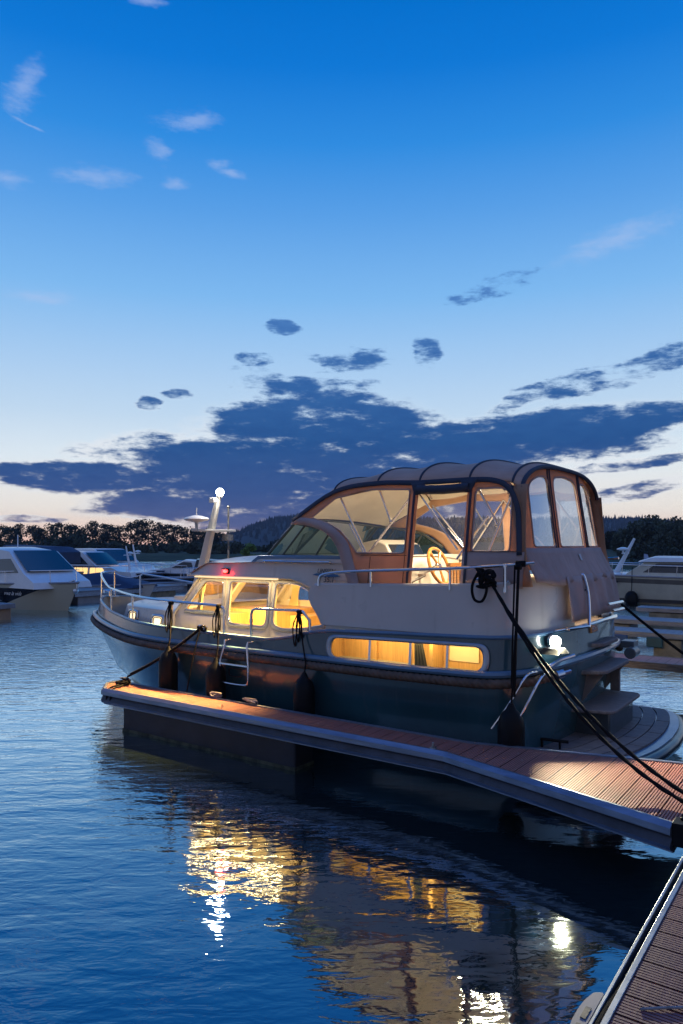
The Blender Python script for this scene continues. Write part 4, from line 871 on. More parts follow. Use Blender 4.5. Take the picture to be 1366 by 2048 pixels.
mb.tube(catm([W(7.8,-2.2,.52),W(7.72,-2.32,.53),W(7.70,-2.44,.51),W(7.70,-2.475,.40),W(7.72,-2.47,.33)],4),.014,6); mb.tube(catm([W(7.84,-2.2,.52),W(7.80,-2.32,.53),W(7.78,-2.44,.51),W(7.78,-2.475,.40),W(7.79,-2.46,.33)],4),.014,6)
tag(mb.build('mooring_line',ROPEB,autos=180),'doubled black bow line from hull cleat to the tip of the finger dock','mooring line')
mb=MB(); mb.tube(sag(W(6.88,-1.72,1.26),W(6.82,-2.0,.50),-.06),.009,6); tag(mb.build('hanging_line',ROPEB),'thin black line hanging straight down from the bulwark cleat','rope')
mb=MB(); a=W(2.93,-1.64,2.04); b=W(.70,-2.90,.53)
mb.tube(resample(sag(a,b,.36,20),.03),.015,7,rf=lambda th,l:1+.18*math.cos(2*(th-l*2*PI/.07))); mb.tube(resample(sag(a+Vector((.0,0,-.02)),b+Vector((.07,.03,0)),.30,20),.03),.015,7,rf=lambda th,l:1+.18*math.cos(2*(th-l*2*PI/.07)))
r2=random.Random(3)
k=catm([W(2.95+r2.uniform(-.12,.10),-1.64-r2.uniform(-.02,.07),2.02+r2.uniform(-.09,.10)) for i in range(26)],4); mb.tube(k,.014,6)
mb.tube(catm([W(3.02,-1.66,2.10),W(3.08,-1.69,1.95),W(3.06,-1.69,1.82),W(2.98,-1.69,1.80),W(2.93,-1.69,1.90),W(2.95,-1.67,2.04)],5),.014,6)
tag(mb.build('mooring_line',ROPEB,autos=180),'long doubled black stern line tied in a big knot on the cockpit rail','mooring line')
mb=MB(); mb.tube(resample(sag(W(2.62,-1.64,2.16),W(2.60,-1.80,.92),-.03),.04),.011,6); mb.tube([W(2.66,-1.62,2.17),W(2.57,-1.60,2.17)],.03,8); mb.tube(resample(sag(W(2.66,-1.64,2.16),W(2.63,-1.80,1.0),-.03),.04),.009,6); tag(mb.build('hanging_line',ROPEB),'pair of thin black lines dropping from the end of the cockpit rail','rope')
line('mooring_line',sag(W(2.95,1.62,1.96),W(.72,.75,.55),.10,20),.016,'black line from the far side of the stern down to the walkway at the right')
# ============================================================ DOCKS
def wpc(name,c,c2,scale):
    m=bpy.data.materials.new(name); m.use_nodes=True; T=NT(m.node_tree); b=T.n['Principled BSDF']; o=T.n.new('ShaderNodeTexCoord').outputs['Object']
    n1=T.noise(o,2.2,5,.6); n2=T.noise(T.map(o,(40,3,1)),1,4)
    n3=T.noise(o,.9,7,.7); vz=T.n.new('ShaderNodeTexVoronoi'); T.l.new(o,vz.inputs['Vector']); vz.inputs['Scale'].default_value=7
    bc=T.mix(T.sm(n2,.35,.7),T.mix(T.sm(n1,.3,.7),c,c2),tuple(x*.72 for x in c[:3])+(1,)); bc=T.mix(T.m('MULTIPLY',T.sm(n3,.52,.72),.45),bc,(.10,.085,.08,1)); bc=T.mix(T.m('MULTIPLY',T.sm(vz.outputs['Distance'],.10,.05),.6),bc,(.42,.38,.33,1))
    T.put(b.inputs['Base Color'],bc); b.inputs['Roughness'].default_value=.62
    bn=T.n.new('ShaderNodeBump'); bn.inputs['Strength'].default_value=.35; bn.inputs['Distance'].default_value=.004; T.put(bn.inputs['Height'],n2); T.l.new(bn.outputs[0],b.inputs['Normal']); return m
WPC=wpc('ribbed composite decking',(.42,.17,.13,1),(.33,.135,.115,1),1)
WPCD=wpc('dark composite decking',(.27,.10,.095,1),(.21,.085,.085,1),1)
def boards_s(mb,F0,F1,sa,sb_,z=.5,rib=True,pitch=.145):
    """planks running across (along s), laid from F0 to F1; sa(F),sb(F) limits; ribbed top"""
    k=0; F=F0
    while F<F1-.01:
        Fe=min(F+pitch-.005,F1); nr=7 if rib else 1; w_=(Fe-F)/nr
        for r_ in range(nr):
            a=F+r_*w_; b=a+w_*(.58 if rib else 1); zz=z
            mb.add([(a,-sa(a),zz),(b,-sa(b),zz),(b,-sb_(b),zz),(a,-sb_(a),zz)],[(0,1,2,3)])
            if rib:
                c_=a+w_; zl=z-.011
                mb.add([(b,-sa(b),zz),(b,-sb_(b),zz),(b,-sb_(b),zl),(b,-sa(b),zl)],[(0,1,2,3)]); mb.add([(b,-sa(b),zl),(c_,-sa(c_),zl),(c_,-sb_(c_),zl),(b,-sb_(b),zl)],[(0,1,2,3)]); mb.add([(c_,-sa(c_),zl),(c_,-sb_(c_),zl),(c_,-sb_(c_),zz),(c_,-sa(c_),zz)],[(0,1,2,3)])
        mb.add([(Fe,-sa(Fe),z-.02),(Fe+.005,-sa(Fe),z-.02),(Fe+.005,-sb_(Fe),z-.02),(Fe,-sb_(Fe),z-.02)],[(0,1,2,3)])
        mb.add([(Fe,-sa(Fe),z),(Fe,-sb_(Fe),z),(Fe,-sb_(Fe),z-.02),(Fe,-sa(Fe),z-.02)],[(0,1,2,3)])
        F+=pitch
def profile(mb,p0,p1,out,mi=0,top=.51,h=.20,w_=.05):
    """aluminium edge beam with two lips and a groove between p0 and p1 (F,s), out = outward unit"""
    p0=Vector((p0[0],-p0[1],0)); p1=Vector((p1[0],-p1[1],0)); o=Vector((out[0],-out[1],0)).normalized()
    sec=[(-.012,top),(.0,top+.004),(w_*.35,top+.004),(w_,top-.03),(w_,top-.075),(w_*.6,top-.085),(w_*.5,top-.10),(w_*.9,top-.13),(w_*1.1,top-.15),(w_*.9,top-.175),(w_*.3,top-.19),(w_*.3,top-h),(-.012,top-h)]
    n=len(sec); K=max(2,int((p1-p0).length/.4)); vs=[]
    for i in range(K+1):
        q=p0.lerp(p1,i/K)
        for a,z in sec: vs.append(q+o*(a+.0015*math.sin(i*1.7))+Vector((0,0,z)))
    for i in range(K):
        for j in range(n):
            mb.add([vs[i*n+j],vs[i*n+(j+1)%n],vs[(i+1)*n+(j+1)%n],vs[(i+1)*n+j]],[(0,1,2,3)],1 if j in (5,6,7) else mi)
    mb.add(vs[:n],[tuple(range(n))]); mb.add(vs[-n:],[tuple(range(n))[::-1]])
FD=empty('finger_dock',ORG,YAW,'narrow finger dock with reddish boards and aluminium edge running along the blue yacht','dock')
near=lambda F:(-2.43 if F>2.98 else -2.43-(2.98-F)*.3) if F<7.86 else -2.43+(F-7.86)*.9
far_=lambda F:(-2.05 if F>2.94 else -2.05+(2.94-F)*.27) if F<8.1 else -2.05
mb=MB(); boards_s(mb,.98,8.12,far_,near,.5); fdb=mb.build('decking',WPC,FD,smooth=False)
mb=MB()
profile(mb,(7.86,-2.44),(2.98,-2.44),(0,-1)); profile(mb,(2.98,-2.44),(.99,-3.03),(.3,-1)); profile(mb,(8.14,-2.04),(2.94,-2.04),(0,1)); profile(mb,(2.94,-2.04),(.99,-1.52),(.27,1))
profile(mb,(7.86,-2.44),(8.15,-2.19),(.7,-.75)); profile(mb,(8.15,-2.19),(8.15,-2.04),(1,0)); mb.build('edge_beam',[ALU,ALUD],FD)
mb=MB(); mb.add([(8.12,2.05,.31),(8.12,2.2,.31),(7.86,2.43,.31),(2.98,2.43,.31),(.99,3.02,.31),(.99,1.52,.31),(2.94,2.05,.31)],[tuple(range(7))]); mb.build('underside',ALUD,FD,smooth=False)
mb=MB(); mb.box((7.55,2.09,-.25),(4.75,2.40,.30)); mb.build('float',mat('dark float box',(.018,.018,.026,1),.6,0,.3,3,bump=.3,bs=8),FD,smooth=False,bevel=.02)
mb=MB(); mb.box((7.556,2.084,-.02),(4.744,2.406,.035)); mb.build('waterline_slime',mat('algae crust',(.10,.11,.07,1),.9,0,.4,8,bump=.6,bs=40),FD,smooth=False)
mb=MB(); mb.box((1.0,2.92,.36),(.80,3.06,.515)); mb.box((1.0,1.6,.36),(.80,1.75,.515)); 
for a,b in ((.95,2.96),(.88,3.02),(.86,2.95)): mb.lathe([(.018,0),(.018,.015)],(a,b,.515),6)
mb.build('hinge',[BLK],FD,bevel=.006)
t=empty('dock_cleat',W(7.86,-2.12,.5),YAW,'rusty horn cleat at the far tip of the finger dock','cleat')
mb=MB(); mb.box((-.05,-.03,0),(.05,.03,.008)); 
mb.tube([(-.035,0,0),(-.022,0,.075)],.012,8); mb.tube([(.035,0,0),(.022,0,.075)],.012,8); mb.build('cleat_base',RUST,t)
mb=MB(); mb.tube([(-.11,0,.078),(-.05,0,.086),(.05,0,.086),(.11,0,.078)],[.008,.014,.014,.008],8); mb.build('cleat_horn',RUST,t)
r3=random.Random(5)
for F,lab in ((6.28,'grey rope knot on the finger dock below the second fender'),(5.72,'grey rope knot on the finger dock edge right of the ladder')):
    mb=MB(); mb.tube(catm([W(F+r3.uniform(-.10,.10),-2.03+r3.uniform(-.02,.03),.525+r3.uniform(0,.045)) for i in range(14)],4),.012,6); tag(mb.build('rope_knot',ROPEG),lab,'rope')
mb=MB(); mb.tube(catm([W(5.79,-2.42,.51),W(5.79,-2.42,.55),W(5.775,-2.42,.565),W(5.765,-2.42,.55),W(5.775,-2.42,.535)],4),.005,6); tag(mb.build('eye_hook',RUST),'small curled metal hook on the near edge of the finger dock','hook')
mb=MB(); mb.lathe([(.035,0),(.03,.008),(.014,.012),(.012,.05),(.006,.055)],W(3.12,-2.42,.512),10); tag(mb.build('dock_pin',RUST),'stubby upright pin where the finger dock starts to widen','pin')
# main walkway under the camera
WK=empty('main_walkway',ORG,YAW,'wide walkway of dark red ribbed boards in the lower right corner','dock')
mb=MB()
s_=-12.
while s_<1.5:
    for r_ in range(7):
        a=s_+r_*.0203; b=a+.0130
        mb.add([(.78,-a,.5),(.78,-b,.5),(-1.3,-b,.5),(-1.3,-a,.5)],[(0,1,2,3)]); mb.add([(.78,-b,.5),(.78,-b,.494),(-1.3,-b,.494),(-1.3,-b,.5)],[(0,1,2,3)]); mb.add([(.78,-b,.494),(.78,-a-.0203,.494),(-1.3,-a-.0203,.494),(-1.3,-b,.494)],[(0,1,2,3)]); mb.add([(.78,-a-.0203,.494),(.78,-a-.0203,.5),(-1.3,-a-.0203,.5),(-1.3,-a-.0203,.494)],[(0,1,2,3)])
    s_+=.150
mb.add([(.78,12,.48),(.78,-1.5,.48),(-1.3,-1.5,.48),(-1.3,12,.48)],[(0,1,2,3)]); mb.build('decking',WPCD,WK,smooth=False)
mb=MB(); mb.box((.782,12,.36),(.808,-9,.506)); mb.box((.838,12,.33),(.853,-9,.488)); mb.box((.808,12,.33),(.838,-9,.40)); mb.build('edge_beam',[ALU],WK,smooth=False,bevel=.003)
mb=MB(); mb.box((-1.3,12,.2),(.78,-9,.47)); mb.build('frame',ALUD,WK,smooth=False)
mb=MB(); mb.box((-1.25,11,-.3),(.7,-8,.2)); mb.build('float',MATS['dark float box'],WK,smooth=False)
mb=MB(); mb.box((-1.3,-1.52,.47),(.78,-9,.5)); mb.build('far_decking',WPCD,WK,smooth=False)
mb=MB(); mb.tube(catm([W(.823,-6.2,.49),W(.823,-5.3,.48),W(.83,-4.95,.455),W(.822,-4.6,.44),W(.824,-3.9,.43),W(.822,-3.4,.43)],6),.011,7); mb.tube(catm([W(.812,-6.2,.505),W(.815,-5.35,.492),W(.818,-5.0,.47),W(.825,-4.7,.45)],6),.009,7); tag(mb.build('power_cable',ROPEB),'black cables lying in the slot along the walkway edge','cable')
t=empty('dock_bumper',W(.855,-5.32,.43),YAW,'oval grey plastic bumper on the outer edge of the walkway at the bottom','dock bumper')
mb=MB(); mb.prism(roundpoly([(0,-.20,.05),(0,.24,.02),(.035,.20,.03),(.06,.06,.05),(.06,-.08,.05),(.04,-.18,.04)],.04,5),lambda x,y:Vector((x,y,-.05)),lambda x,y:Vector((x,y,.055))); mb.build('bumper_body',mat('grey plastic',(.17,.17,.21,1),.5),t,bevel=.01)
mb=MB(); mb.box((.014,-.06,.056),(.036,.02,.059)); mb.box((.014,.06,.056),(.036,.12,.059)); mb.build('bumper_slot',ALUD,t,smooth=False)
mb=MB(); mb.tube(catm([W(.70,-5.18,.506),W(.62,-5.12,.51),W(.52,-5.04,.508),W(.44,-4.98,.506)],5),.006,6); tag(mb.build('cable_scrap',ROPEG),'thin pale cord lying on the walkway boards at the bottom edge','cord')
t=empty('dock_cleat',W(.70,-2.92,.5),YAW,'horn cleat on the main walkway holding the doubled stern line','cleat')
mb=MB(); cleat(mb,(0,0,0),(0,1,0),.24,.08); mb.build('cleat_body',RUST,t)
# fingers farther right
DKG=wpc('weathered grey decking',(.26,.27,.30,1),(.20,.22,.26,1),1)
FLB=mat('beige float',(.30,.27,.19,1),.6,0,.25,4,bump=.2,bs=6); PBL=mat('blue dock fender pad',(.02,.09,.22,1),.5); PGR=mat('green dock fender pad',(.02,.09,.10,1),.5)
def finger(name,s0,s1,Fe,label,dk,side,floats,pads=()):
    t=empty(name,ORG,YAW,label,'dock','finger docks to the right of the yacht')
    mb=MB(); boards_s(mb,.86,Fe,lambda F:s1-.05,lambda F:s0+.05,.5,rib=False); mb.build('decking',dk,t,smooth=False)
    mb=MB(); mb.box((.86,-s0-.05,.39),(Fe,-s0,.505)); mb.box((.86,-s1+.05,.39),(Fe,-s1,.505)); mb.box((Fe,-s0,.39),(Fe+.05,-s1,.505)); mb.build('edge_beam',side,t,smooth=False,bevel=.006)
    for a,b in floats: mb=MB(); mb.box((a,-s0-.03,-.2),(b,-s1+.03,.36)); mb.build('float',FLB,t,smooth=False,bevel=.02)
    for a,b,m_ in pads: mb=MB(); mb.box((a,-s0+.0,.20),(b,-s0+.07,.42)); mb.build('fender_pad',m_,t,smooth=False,bevel=.02)
SIDEW=mat('weathered timber beam',(.27,.20,.14,1),.7,0,.25,6,stretch=(1,9,9),bump=.2)
finger('finger_dock',3.82,4.58,6.6,'red-brown boarded finger dock just behind the yacht stern',WPC,SIDEW,[(5.5,6.5)])
finger('finger_dock',7.95,8.7,6.6,'grey finger dock carrying blue and green fender pads',DKG,ALU,[(2.95,3.5),(5.4,6.4)],[(4.0,4.5,PBL),(3.3,3.62,PGR)])
finger('finger_dock',10.5,11.4,6.8,'grey finger dock second from the moored white yacht',DKG,ALU,[(4.6,6.0)])
finger('finger_dock',14.3,15.0,5.3,'short pale finger dock nearest the moored white yacht',DKG,ALU,[(4.0,5.0),(1.4,2.2)])
# ============================================================ OTHER BOATS
HW=mat('white boat hull',(.80,.82,.82,1),.3,0,.06,2,coat=.3); HC=mat('cream boat hull',(.66,.66,.54,1),.35,0,.08,2); HD=mat('dark boat hull',(.015,.02,.035,1),.2,0,.1,2,coat=.4); HG=mat('grey boat deck',(.34,.35,.38,1),.6)
CBL=mat('navy boat cover',(.02,.055,.13,1),.8,0,.15,2,bump=.2,bs=6); ANTI=mat('antifouling black',(.01,.012,.016,1),.5)
def hullmb(L,B,z0,z1,flare=.8,nx=24,rake=.10):
    def f(u,v,sd):
        x=L*u; t=max(0,(u-.5)/.5); wd=B/2*(1-t**2.3)*(1 if u>.02 else .96); zt=z0+(z1-z0)*u**1.6; z=-.3+(zt+.3)*v
        k=(v-1)*(1-v*0); x2=x+rake*L*(v-.75)*t**2; wb_=flare+(1-flare)*v**.8; return Vector((x2,sd*wd*(wb_-(.25*t*(1-v))),z))
    return f
def far_boat(name,X_,Yw,yaw,label,L,B,z0,z1,hm,cat='boat',group='boats moored in the background',cabins=(),wins=(),rails=True,mastp=None,deckm=HW,stripe=None,lit=WARM,extra=None,scale=1):
    t=empty(name,(X_,Yw,0),yaw,label,cat,group,scale=scale); f=hullmb(L,B,z0,z1)
    mb=MB(); vv=[0,.2,.4,.6,.8,.93,1.]; 
    for sd in (1,-1):
        mb.add([f(i/24,v,sd) for i in range(25) for v in vv],[(i*7+j,(i+1)*7+j,(i+1)*7+j+1,i*7+j+1) for i in range(24) for j in range(6)],0)
        if stripe:
            for k,(poly) in enumerate(mb.f[-144:]):
                j=k%6
                if j in stripe[0] and (len(stripe)<3 or (k//6)/24<stripe[2]+.055*j): mb.mi[len(mb.f)-144+k]=1
    mb.add([f(0,v,1) for v in vv]+[f(0,v,-1) for v in vv],[(j,j+1,8+j,7+j) for j in range(6)])
    mb.build('hull',[hm,stripe[1] if stripe else hm],t)
    mb=MB(); mb.add([f(i/24,.97,1) for i in range(25)]+[f(i/24,.97,-1) for i in range(25)],[(i,i+1,26+i,25+i) for i in range(24)]); mb.build('deck',deckm,t)
    mb=MB(); mb.tube([f(i/24,1,1) for i in range(25)]+[f(1-i/24,1,-1) for i in range(25)],.035,6); mb.build('rubbing_strake',HG,t)
    for nm,prof,w0,w1,m_ in cabins:
        zmin=min(p[1] for p in prof); zmax=max(p[1] for p in prof); wd=lambda z:(w0+(w1-w0)*(z-zmin)/(zmax-zmin))/2
        mb=MB(); K=8; n=len(prof); vs=[]
        for i in range(K+1):
            c_=-1+2*i/K
            for x,z in prof: vs.append((x-.10*(c_*c_)*((x>L*.35)),wd(z)*c_,z-.05*c_**4*(z>zmax-.2)))
        mb.add(vs,[(i*n+j,i*n+(j+1)%n,(i+1)*n+(j+1)%n,(i+1)*n+j) for i in range(K) for j in range(n)]+[tuple(range(n)),tuple(K*n+j for j in range(n))[::-1]]); mb.build(nm,m_,t,autos=30)
    for w_ in wins:
        poly,w0,w1,za,zb,m_=w_[:6]
        for sd in (1,-1):
            mb=MB(); mb.prism(roundpoly(poly,.05,3),lambda x,z:Vector((x-.10*(x>L*.35),sd*((w0+(w1-w0)*(z-za)/(zb-za))/2-.01),z)),lambda x,z:Vector((x-.10*(x>L*.35),sd*((w0+(w1-w0)*(z-za)/(zb-za))/2+.012),z))); mb.build('window',m_,t)
    if rails:
        for sd in (1,-1):
            mb=MB(); us=[.45+i*.05 for i in range(11)]; mb.tube([f(.44,1,sd)]+[f(u,1,sd)*1+Vector((-.04,-sd*.05,.45)) for u in us[:-1]]+[Vector((f(.99,1,sd).x,sd*.08,f(.99,1,1).z+.45))],.016,6)
            for u in us[1:-1:2]: p=f(u,1,sd); mb.tube([p+Vector((0,-sd*.04,0)),p+Vector((-.04,-sd*.05,.45))],.012,6)
            mb.build('deck_rail',STEEL,t)
    if mastp:
        x,zb,zt,ln=mastp; mb=MB(); mb.tube([(x,0,zb),(x-ln,0,zt)],[.09,.04],8); mb.tube([(x-ln*.6,-.4,zb+(zt-zb)*.62),(x-ln*.6,.4,zb+(zt-zb)*.62)],.025,6); mb.build('mast',HW,t)
        mb=MB(); mb.lathe([(.03,0),(.04,.06),(.2,.1),(.2,.14),(.05,.2)],(x-ln*.6,.25,zb+(zt-zb)*.63),12); mb.build('radar_dome',HW,t)
    if extra: extra(t,f)
    return t
hdgA=math.atan2(-.5821,.8131)  # towards the camera's right
def ws_pane(prof_a,prof_b,w0,w1,m_=DGLASS,nm='windscreen'):
    def ex(t,f,pa=prof_a,pb=prof_b):
        mb=MB(); K=8; vs=[]
        for i in range(K+1):
            c_=-1+2*i/K; vs+=[(pa[0]-.10*c_*c_+.07,w0/2*c_,pa[1]+.05),(pb[0]-.10*c_*c_+.07,w1/2*c_,pb[1]+.03)]
        mb.add(vs,[(2*i,2*i+2,2*i+3,2*i+1) for i in range(K)]); mb.build(nm,m_,t)
    return ex
m=bpy.data.materials.new('two tone boat hull'); m.use_nodes=True; T=NT(m.node_tree); b_=T.n['Principled BSDF']; q_=T.n.new('ShaderNodeSeparateXYZ'); T.l.new(T.n.new('ShaderNodeTexCoord').outputs['Object'],q_.inputs[0])
ln=T.m('SUBTRACT',T.m('ADD',5.2,T.m('MULTIPLY',q_.outputs[2],3.0)),q_.outputs[0]); b_.inputs['Roughness'].default_value=.25
T.put(b_.inputs['Base Color'],T.mix(T.m('MULTIPLY',T.sm(ln,-.02,.02),T.m('MULTIPLY',T.sm(q_.outputs[2],.06,.08),T.sm(q_.outputs[2],.80,.79))),(.66,.66,.54,1),(.015,.02,.035,1))); TWO=m
def sport(t,f):
    ws_pane((7.15,1.36),(6.0,2.12),1.9,1.7)(t,f)
    tx=text('boat_name','Viva la vida',.20,(6.1,-1.24,.62),(PI/2,0,R(9.5)),HW,t,shear=.3); tx.location=(6.35,f(6.35/8.6,.72,-1).y-.03,.60); tx.rotation_euler=(R(78),0,R(12))
    mb=MB(); mb.prism(roundpoly([(5.0,1.28),(6.6,1.18),(7.6,1.02),(6.9,1.0),(5.2,1.02)],.05),lambda x,z:Vector((x,-1.02+.12*(x-5)+.02,z)),lambda x,z:Vector((x,-1.06+.12*(x-5)-.0,z))); mb.build('bow_cushion',HG,t)
    for x in (2.6,): 
        mb=MB(); mb.lathe([(.02,.0),(.10,-.06),(.13,-.2),(.13,-.5),(.08,-.58)],(x+3.0,-1.42,.52),14); fd=mb.build('hull_fender',BLK,t)
    mb=MB(); mb.tube([(8.3,-.15,.98),(8.6,0,1.1),(8.75,0,.95),(8.7,0,.75)],.04,8); mb.ball((8.62,0,.72),.11,8); mb.build('anchor',STEEL,t)
    mb=MB(); mb.tube([(4.2,.3,2.05),(4.2,.3,2.75)],.02,6); mb.build('antenna_pole',HW,t)
b1=far_boat('sport_cruiser',-16.3,30.7,R(-37),'white sport cruiser with dark side panel and cream bow at the left edge',8.6,2.8,.85,1.02,TWO,cat='sport cruiser',group='boats moored in the background',
 cabins=[('cabin',[(.8,.8),(.8,1.9),(1.6,2.18),(4.8,2.28),(6.0,2.16),(7.2,1.32),(7.9,1.02),(8.0,.8)],2.3,1.9,HW)],
 wins=[([(4.2,1.32),(3.8,2.02),(5.9,2.06),(6.85,1.35)],2.18,1.93,1.3,2.0,DGLASS),([(1.2,1.3),(1.2,1.85),(3.2,1.98),(3.8,1.3)],2.18,1.93,1.3,2.0,DGLASS)],extra=sport)
cruise_prof=[(1.0,.8),(1.0,1.95),(2.4,2.15),(4.4,2.15),(4.9,1.75),(6.6,1.68),(7.2,1.30),(8.0,1.25),(8.1,.8)]
def cprof(sx=1,sz=1): return [(x*sx,z*sz) for x,z in cruise_prof]
def canvas(t,f):
    mb=MB(); mb.add([],[])
far_boat('canopy_cruiser',-13.15,34.3,R(165),'cruiser with dark blue cockpit canopy and three pale vinyl windows, behind the sport cruiser',8,3.0,1.0,1.1,HD,cabins=[('cabin',[(1.6,.9),(1.6,1.45),(5.6,1.45),(6.6,1.1),(6.8,.9)],2.6,2.4,HW),('blue_canopy',[(.1,1.45),(.0,2.0),(.4,2.28),(2.6,2.36),(3.3,2.0),(3.5,1.45)],2.7,2.2,CBL)],wins=[([(.25,1.6),(.28,2.08),(.72,2.1),(.78,1.6)],2.72,2.3,1.45,2.2,HG),([(.88,1.6),(.86,2.1),(1.36,2.1),(1.40,1.6)],2.72,2.3,1.45,2.2,HG),([(1.5,1.6),(1.5,2.1),(2.0,2.1),(2.02,1.6)],2.72,2.3,1.45,2.2,HG)],extra=None)
far_boat('steel_cruiser',-16.2,39.0,R(-20),'white cruiser with glowing yellow saloon windows and pale soft top',9.2,3.2,1.0,1.15,HD,
 cabins=[('saloon',[(1,.9),(1,1.55),(6.6,1.5),(7.1,1.25),(8.0,1.2),(8.1,.9)],2.7,2.5,HW),('soft_top',[(1.0,1.55),(1.0,2.0),(1.6,2.46),(4.2,2.46),(5.4,1.55)],2.5,2.1,HW)],scale=.82,
 wins=[([(5.0,1.05),(5.0,1.45),(5.9,1.45),(6.2,1.05)],2.68,2.55,.95,1.5,WARM),([(3.8,1.05),(3.8,1.45),(4.8,1.45),(4.8,1.05)],2.68,2.55,.95,1.5,WARM),([(2.7,1.05),(2.7,1.45),(3.6,1.45),(3.6,1.05)],2.68,2.55,.95,1.5,WARM),([(2.6,1.65),(2.6,2.2),(4.1,2.2),(4.8,1.65)],2.46,2.2,1.55,2.46,DGLASS)],mastp=(6.9,1.3,2.8,.3),extra=ws_pane((5.3,1.6),(4.35,2.36),2.2,2.0))
far_boat('steel_cruiser',-16.8,44.5,R(-40),'larger white cruiser with tall radar mast and rounded dark windscreen',11.0,3.6,1.0,1.15,HD,
 cabins=[('saloon',[(1,.9),(1,1.6),(7.7,1.55),(8.4,1.2),(9.6,1.15),(9.7,.9)],3.0,2.8,HW),('soft_top',[(1.2,1.6),(1.2,2.05),(2.0,2.5),(5.2,2.5),(6.6,1.6)],2.8,2.3,HW)],scale=.86,
 wins=[([(6.4,1.08),(6.4,1.46),(7.4,1.46),(7.8,1.08)],2.98,2.82,.95,1.6,DGLASS),([(5.0,1.08),(5.0,1.46),(6.2,1.46),(6.2,1.08)],2.98,2.82,.95,1.6,DGLASS),([(3.4,1.08),(3.4,1.46),(4.8,1.46),(4.8,1.08)],2.98,2.82,.95,1.6,DGLASS),([(3.0,1.7),(3.0,2.15),(5.0,2.15),(5.8,1.7)],2.76,2.4,1.6,2.3,DGLASS)],mastp=(8.3,1.25,2.75,.45),extra=ws_pane((6.5,1.65),(5.35,2.4),2.5,2.2))
far_boat('covered_boat',-13.1,33.2,R(-20),'small open boat hidden under a dark blue cover behind the bow rail',5.2,2.1,.55,.65,HW,rails=False,cabins=[('boat_cover',[(.4,.5),(.9,.95),(2.4,1.12),(3.4,1.0),(4.9,.62),(4.9,.5)],1.9,.6,CBL)])
far_boat('small_cruiser',-5.6,39.8,R(172),'small white cabin boat with black cockpit canopy left of the mast',6.0,2.3,.75,.85,HD,cabins=[('cabin',[(1.8,.7),(2.3,1.50),(3.0,1.56),(3.9,1.10),(5.2,.92),(5.3,.7)],2.0,1.5,HW),('canopy',[(.2,.7),(.25,1.5),(2.3,1.6),(2.5,.7)],2.0,1.7,HD)],wins=[([(2.5,1.1),(2.6,1.4),(3.1,1.42),(3.7,1.1)],1.9,1.6,.9,1.5,DGLASS),([(.6,.9),(.7,1.38),(1.5,1.4),(1.6,.9)],2.02,1.76,.7,1.5,HG)])
far_boat('open_boat',-10.6,37.0,R(8),'low dark hulled open boat moored behind the bow of the blue yacht',5.4,2.0,.62,.8,HD,rails=True)
far_boat('open_boat',-7.2,34.4,R(2),'second low dark open boat directly under the small white cabin boat',5.0,1.9,.55,.75,HD,rails=False,cabins=[('windscreen_frame',[(2.2,.5),(2.4,.95),(3.2,.62),(3.2,.5)],1.3,1.1,HG)])
def rgt(t,f):
    mb=MB(); 
    for x in (4.6,6.1,7.3): mb.prism(roundpoly([(x,.82),(x,.90),(x+.35,.90),(x+.35,.82)],.03),lambda a,b:Vector((a,1.40+.02,b)),lambda a,b:Vector((a,1.46,b)))
    mb.build('hull_slots',ANTI,t)
    mb=MB(); mb.tube([(7.75,.1,1.15),(7.0,.1,2.62)],[.12,.05],8); mb.build('mast',HW,t)
    mb=MB(); mb.tube([(7.38,-.5,2.0),(7.38,.55,2.0)],.03,6); mb.lathe([(.03,0),(.05,.1),(.25,.13),(.25,.18),(.06,.24)],(7.38,.4,2.02),14); mb.build('radar_dome',HW,t)
    mb=MB(); mb.add([(6.75,-.45,1.62),(6.75,-.45,1.98),(6.60,-.46,1.95),(6.50,-.45,1.60)],[(0,1,2,3)]); mb.build('pennant',mat('pale flag',(.35,.4,.5,1),.8),t,solid=.01)
    mb=MB(); mb.ball((6.75,1.62,.20),.27,14,sq=(1,1,1.2)); fo=mb.build('ball_fender',BLK,t); mb=MB(); mb.tube([(6.75,1.60,.45),(6.75,1.50,1.45)],.015,6); mb.build('fender_line',ROPEB,fo)
    mb=MB(); mb.box((.5,1.47,.06),(9.3,1.50,.20)); mb.build('waterline_stripe',ANTI,t)
W0=W(.6,23.6)
far_boat('motor_yacht',W0.x,W0.y,YAW,'cream and white motor yacht with raked mast at the right edge beyond the docks',10.2,3.3,1.05,1.15,HC,cat='motor yacht',stripe=((4,),mat('grey hull stripe',(.16,.15,.13,1),.4)),
 cabins=[('saloon',[(1.0,1.0),(1.0,1.78),(6.3,1.78),(7.1,1.2),(7.2,1.0)],2.8,2.5,HC),('saloon_roof',[(.6,1.76),(.6,1.88),(6.1,1.90),(6.65,1.72),(6.6,1.68)],2.8,2.6,HW),('foredeck_cabin',[(7.0,1.0),(7.0,1.22),(9.0,1.15),(9.2,1.0)],2.2,2.0,HW)],
 wins=[([(4.95,1.25),(4.95,1.62),(5.95,1.62),(6.5,1.25)],2.72,2.56,1.1,1.72,DGLASS),([(4.2,1.32),(4.2,1.58),(4.5,1.58),(4.5,1.32)],2.70,2.56,1.1,1.72,DGLASS),([(2.2,1.15),(2.2,1.62),(3.6,1.62),(3.6,1.15)],2.72,2.56,1.1,1.72,DGLASS)],extra=rgt)
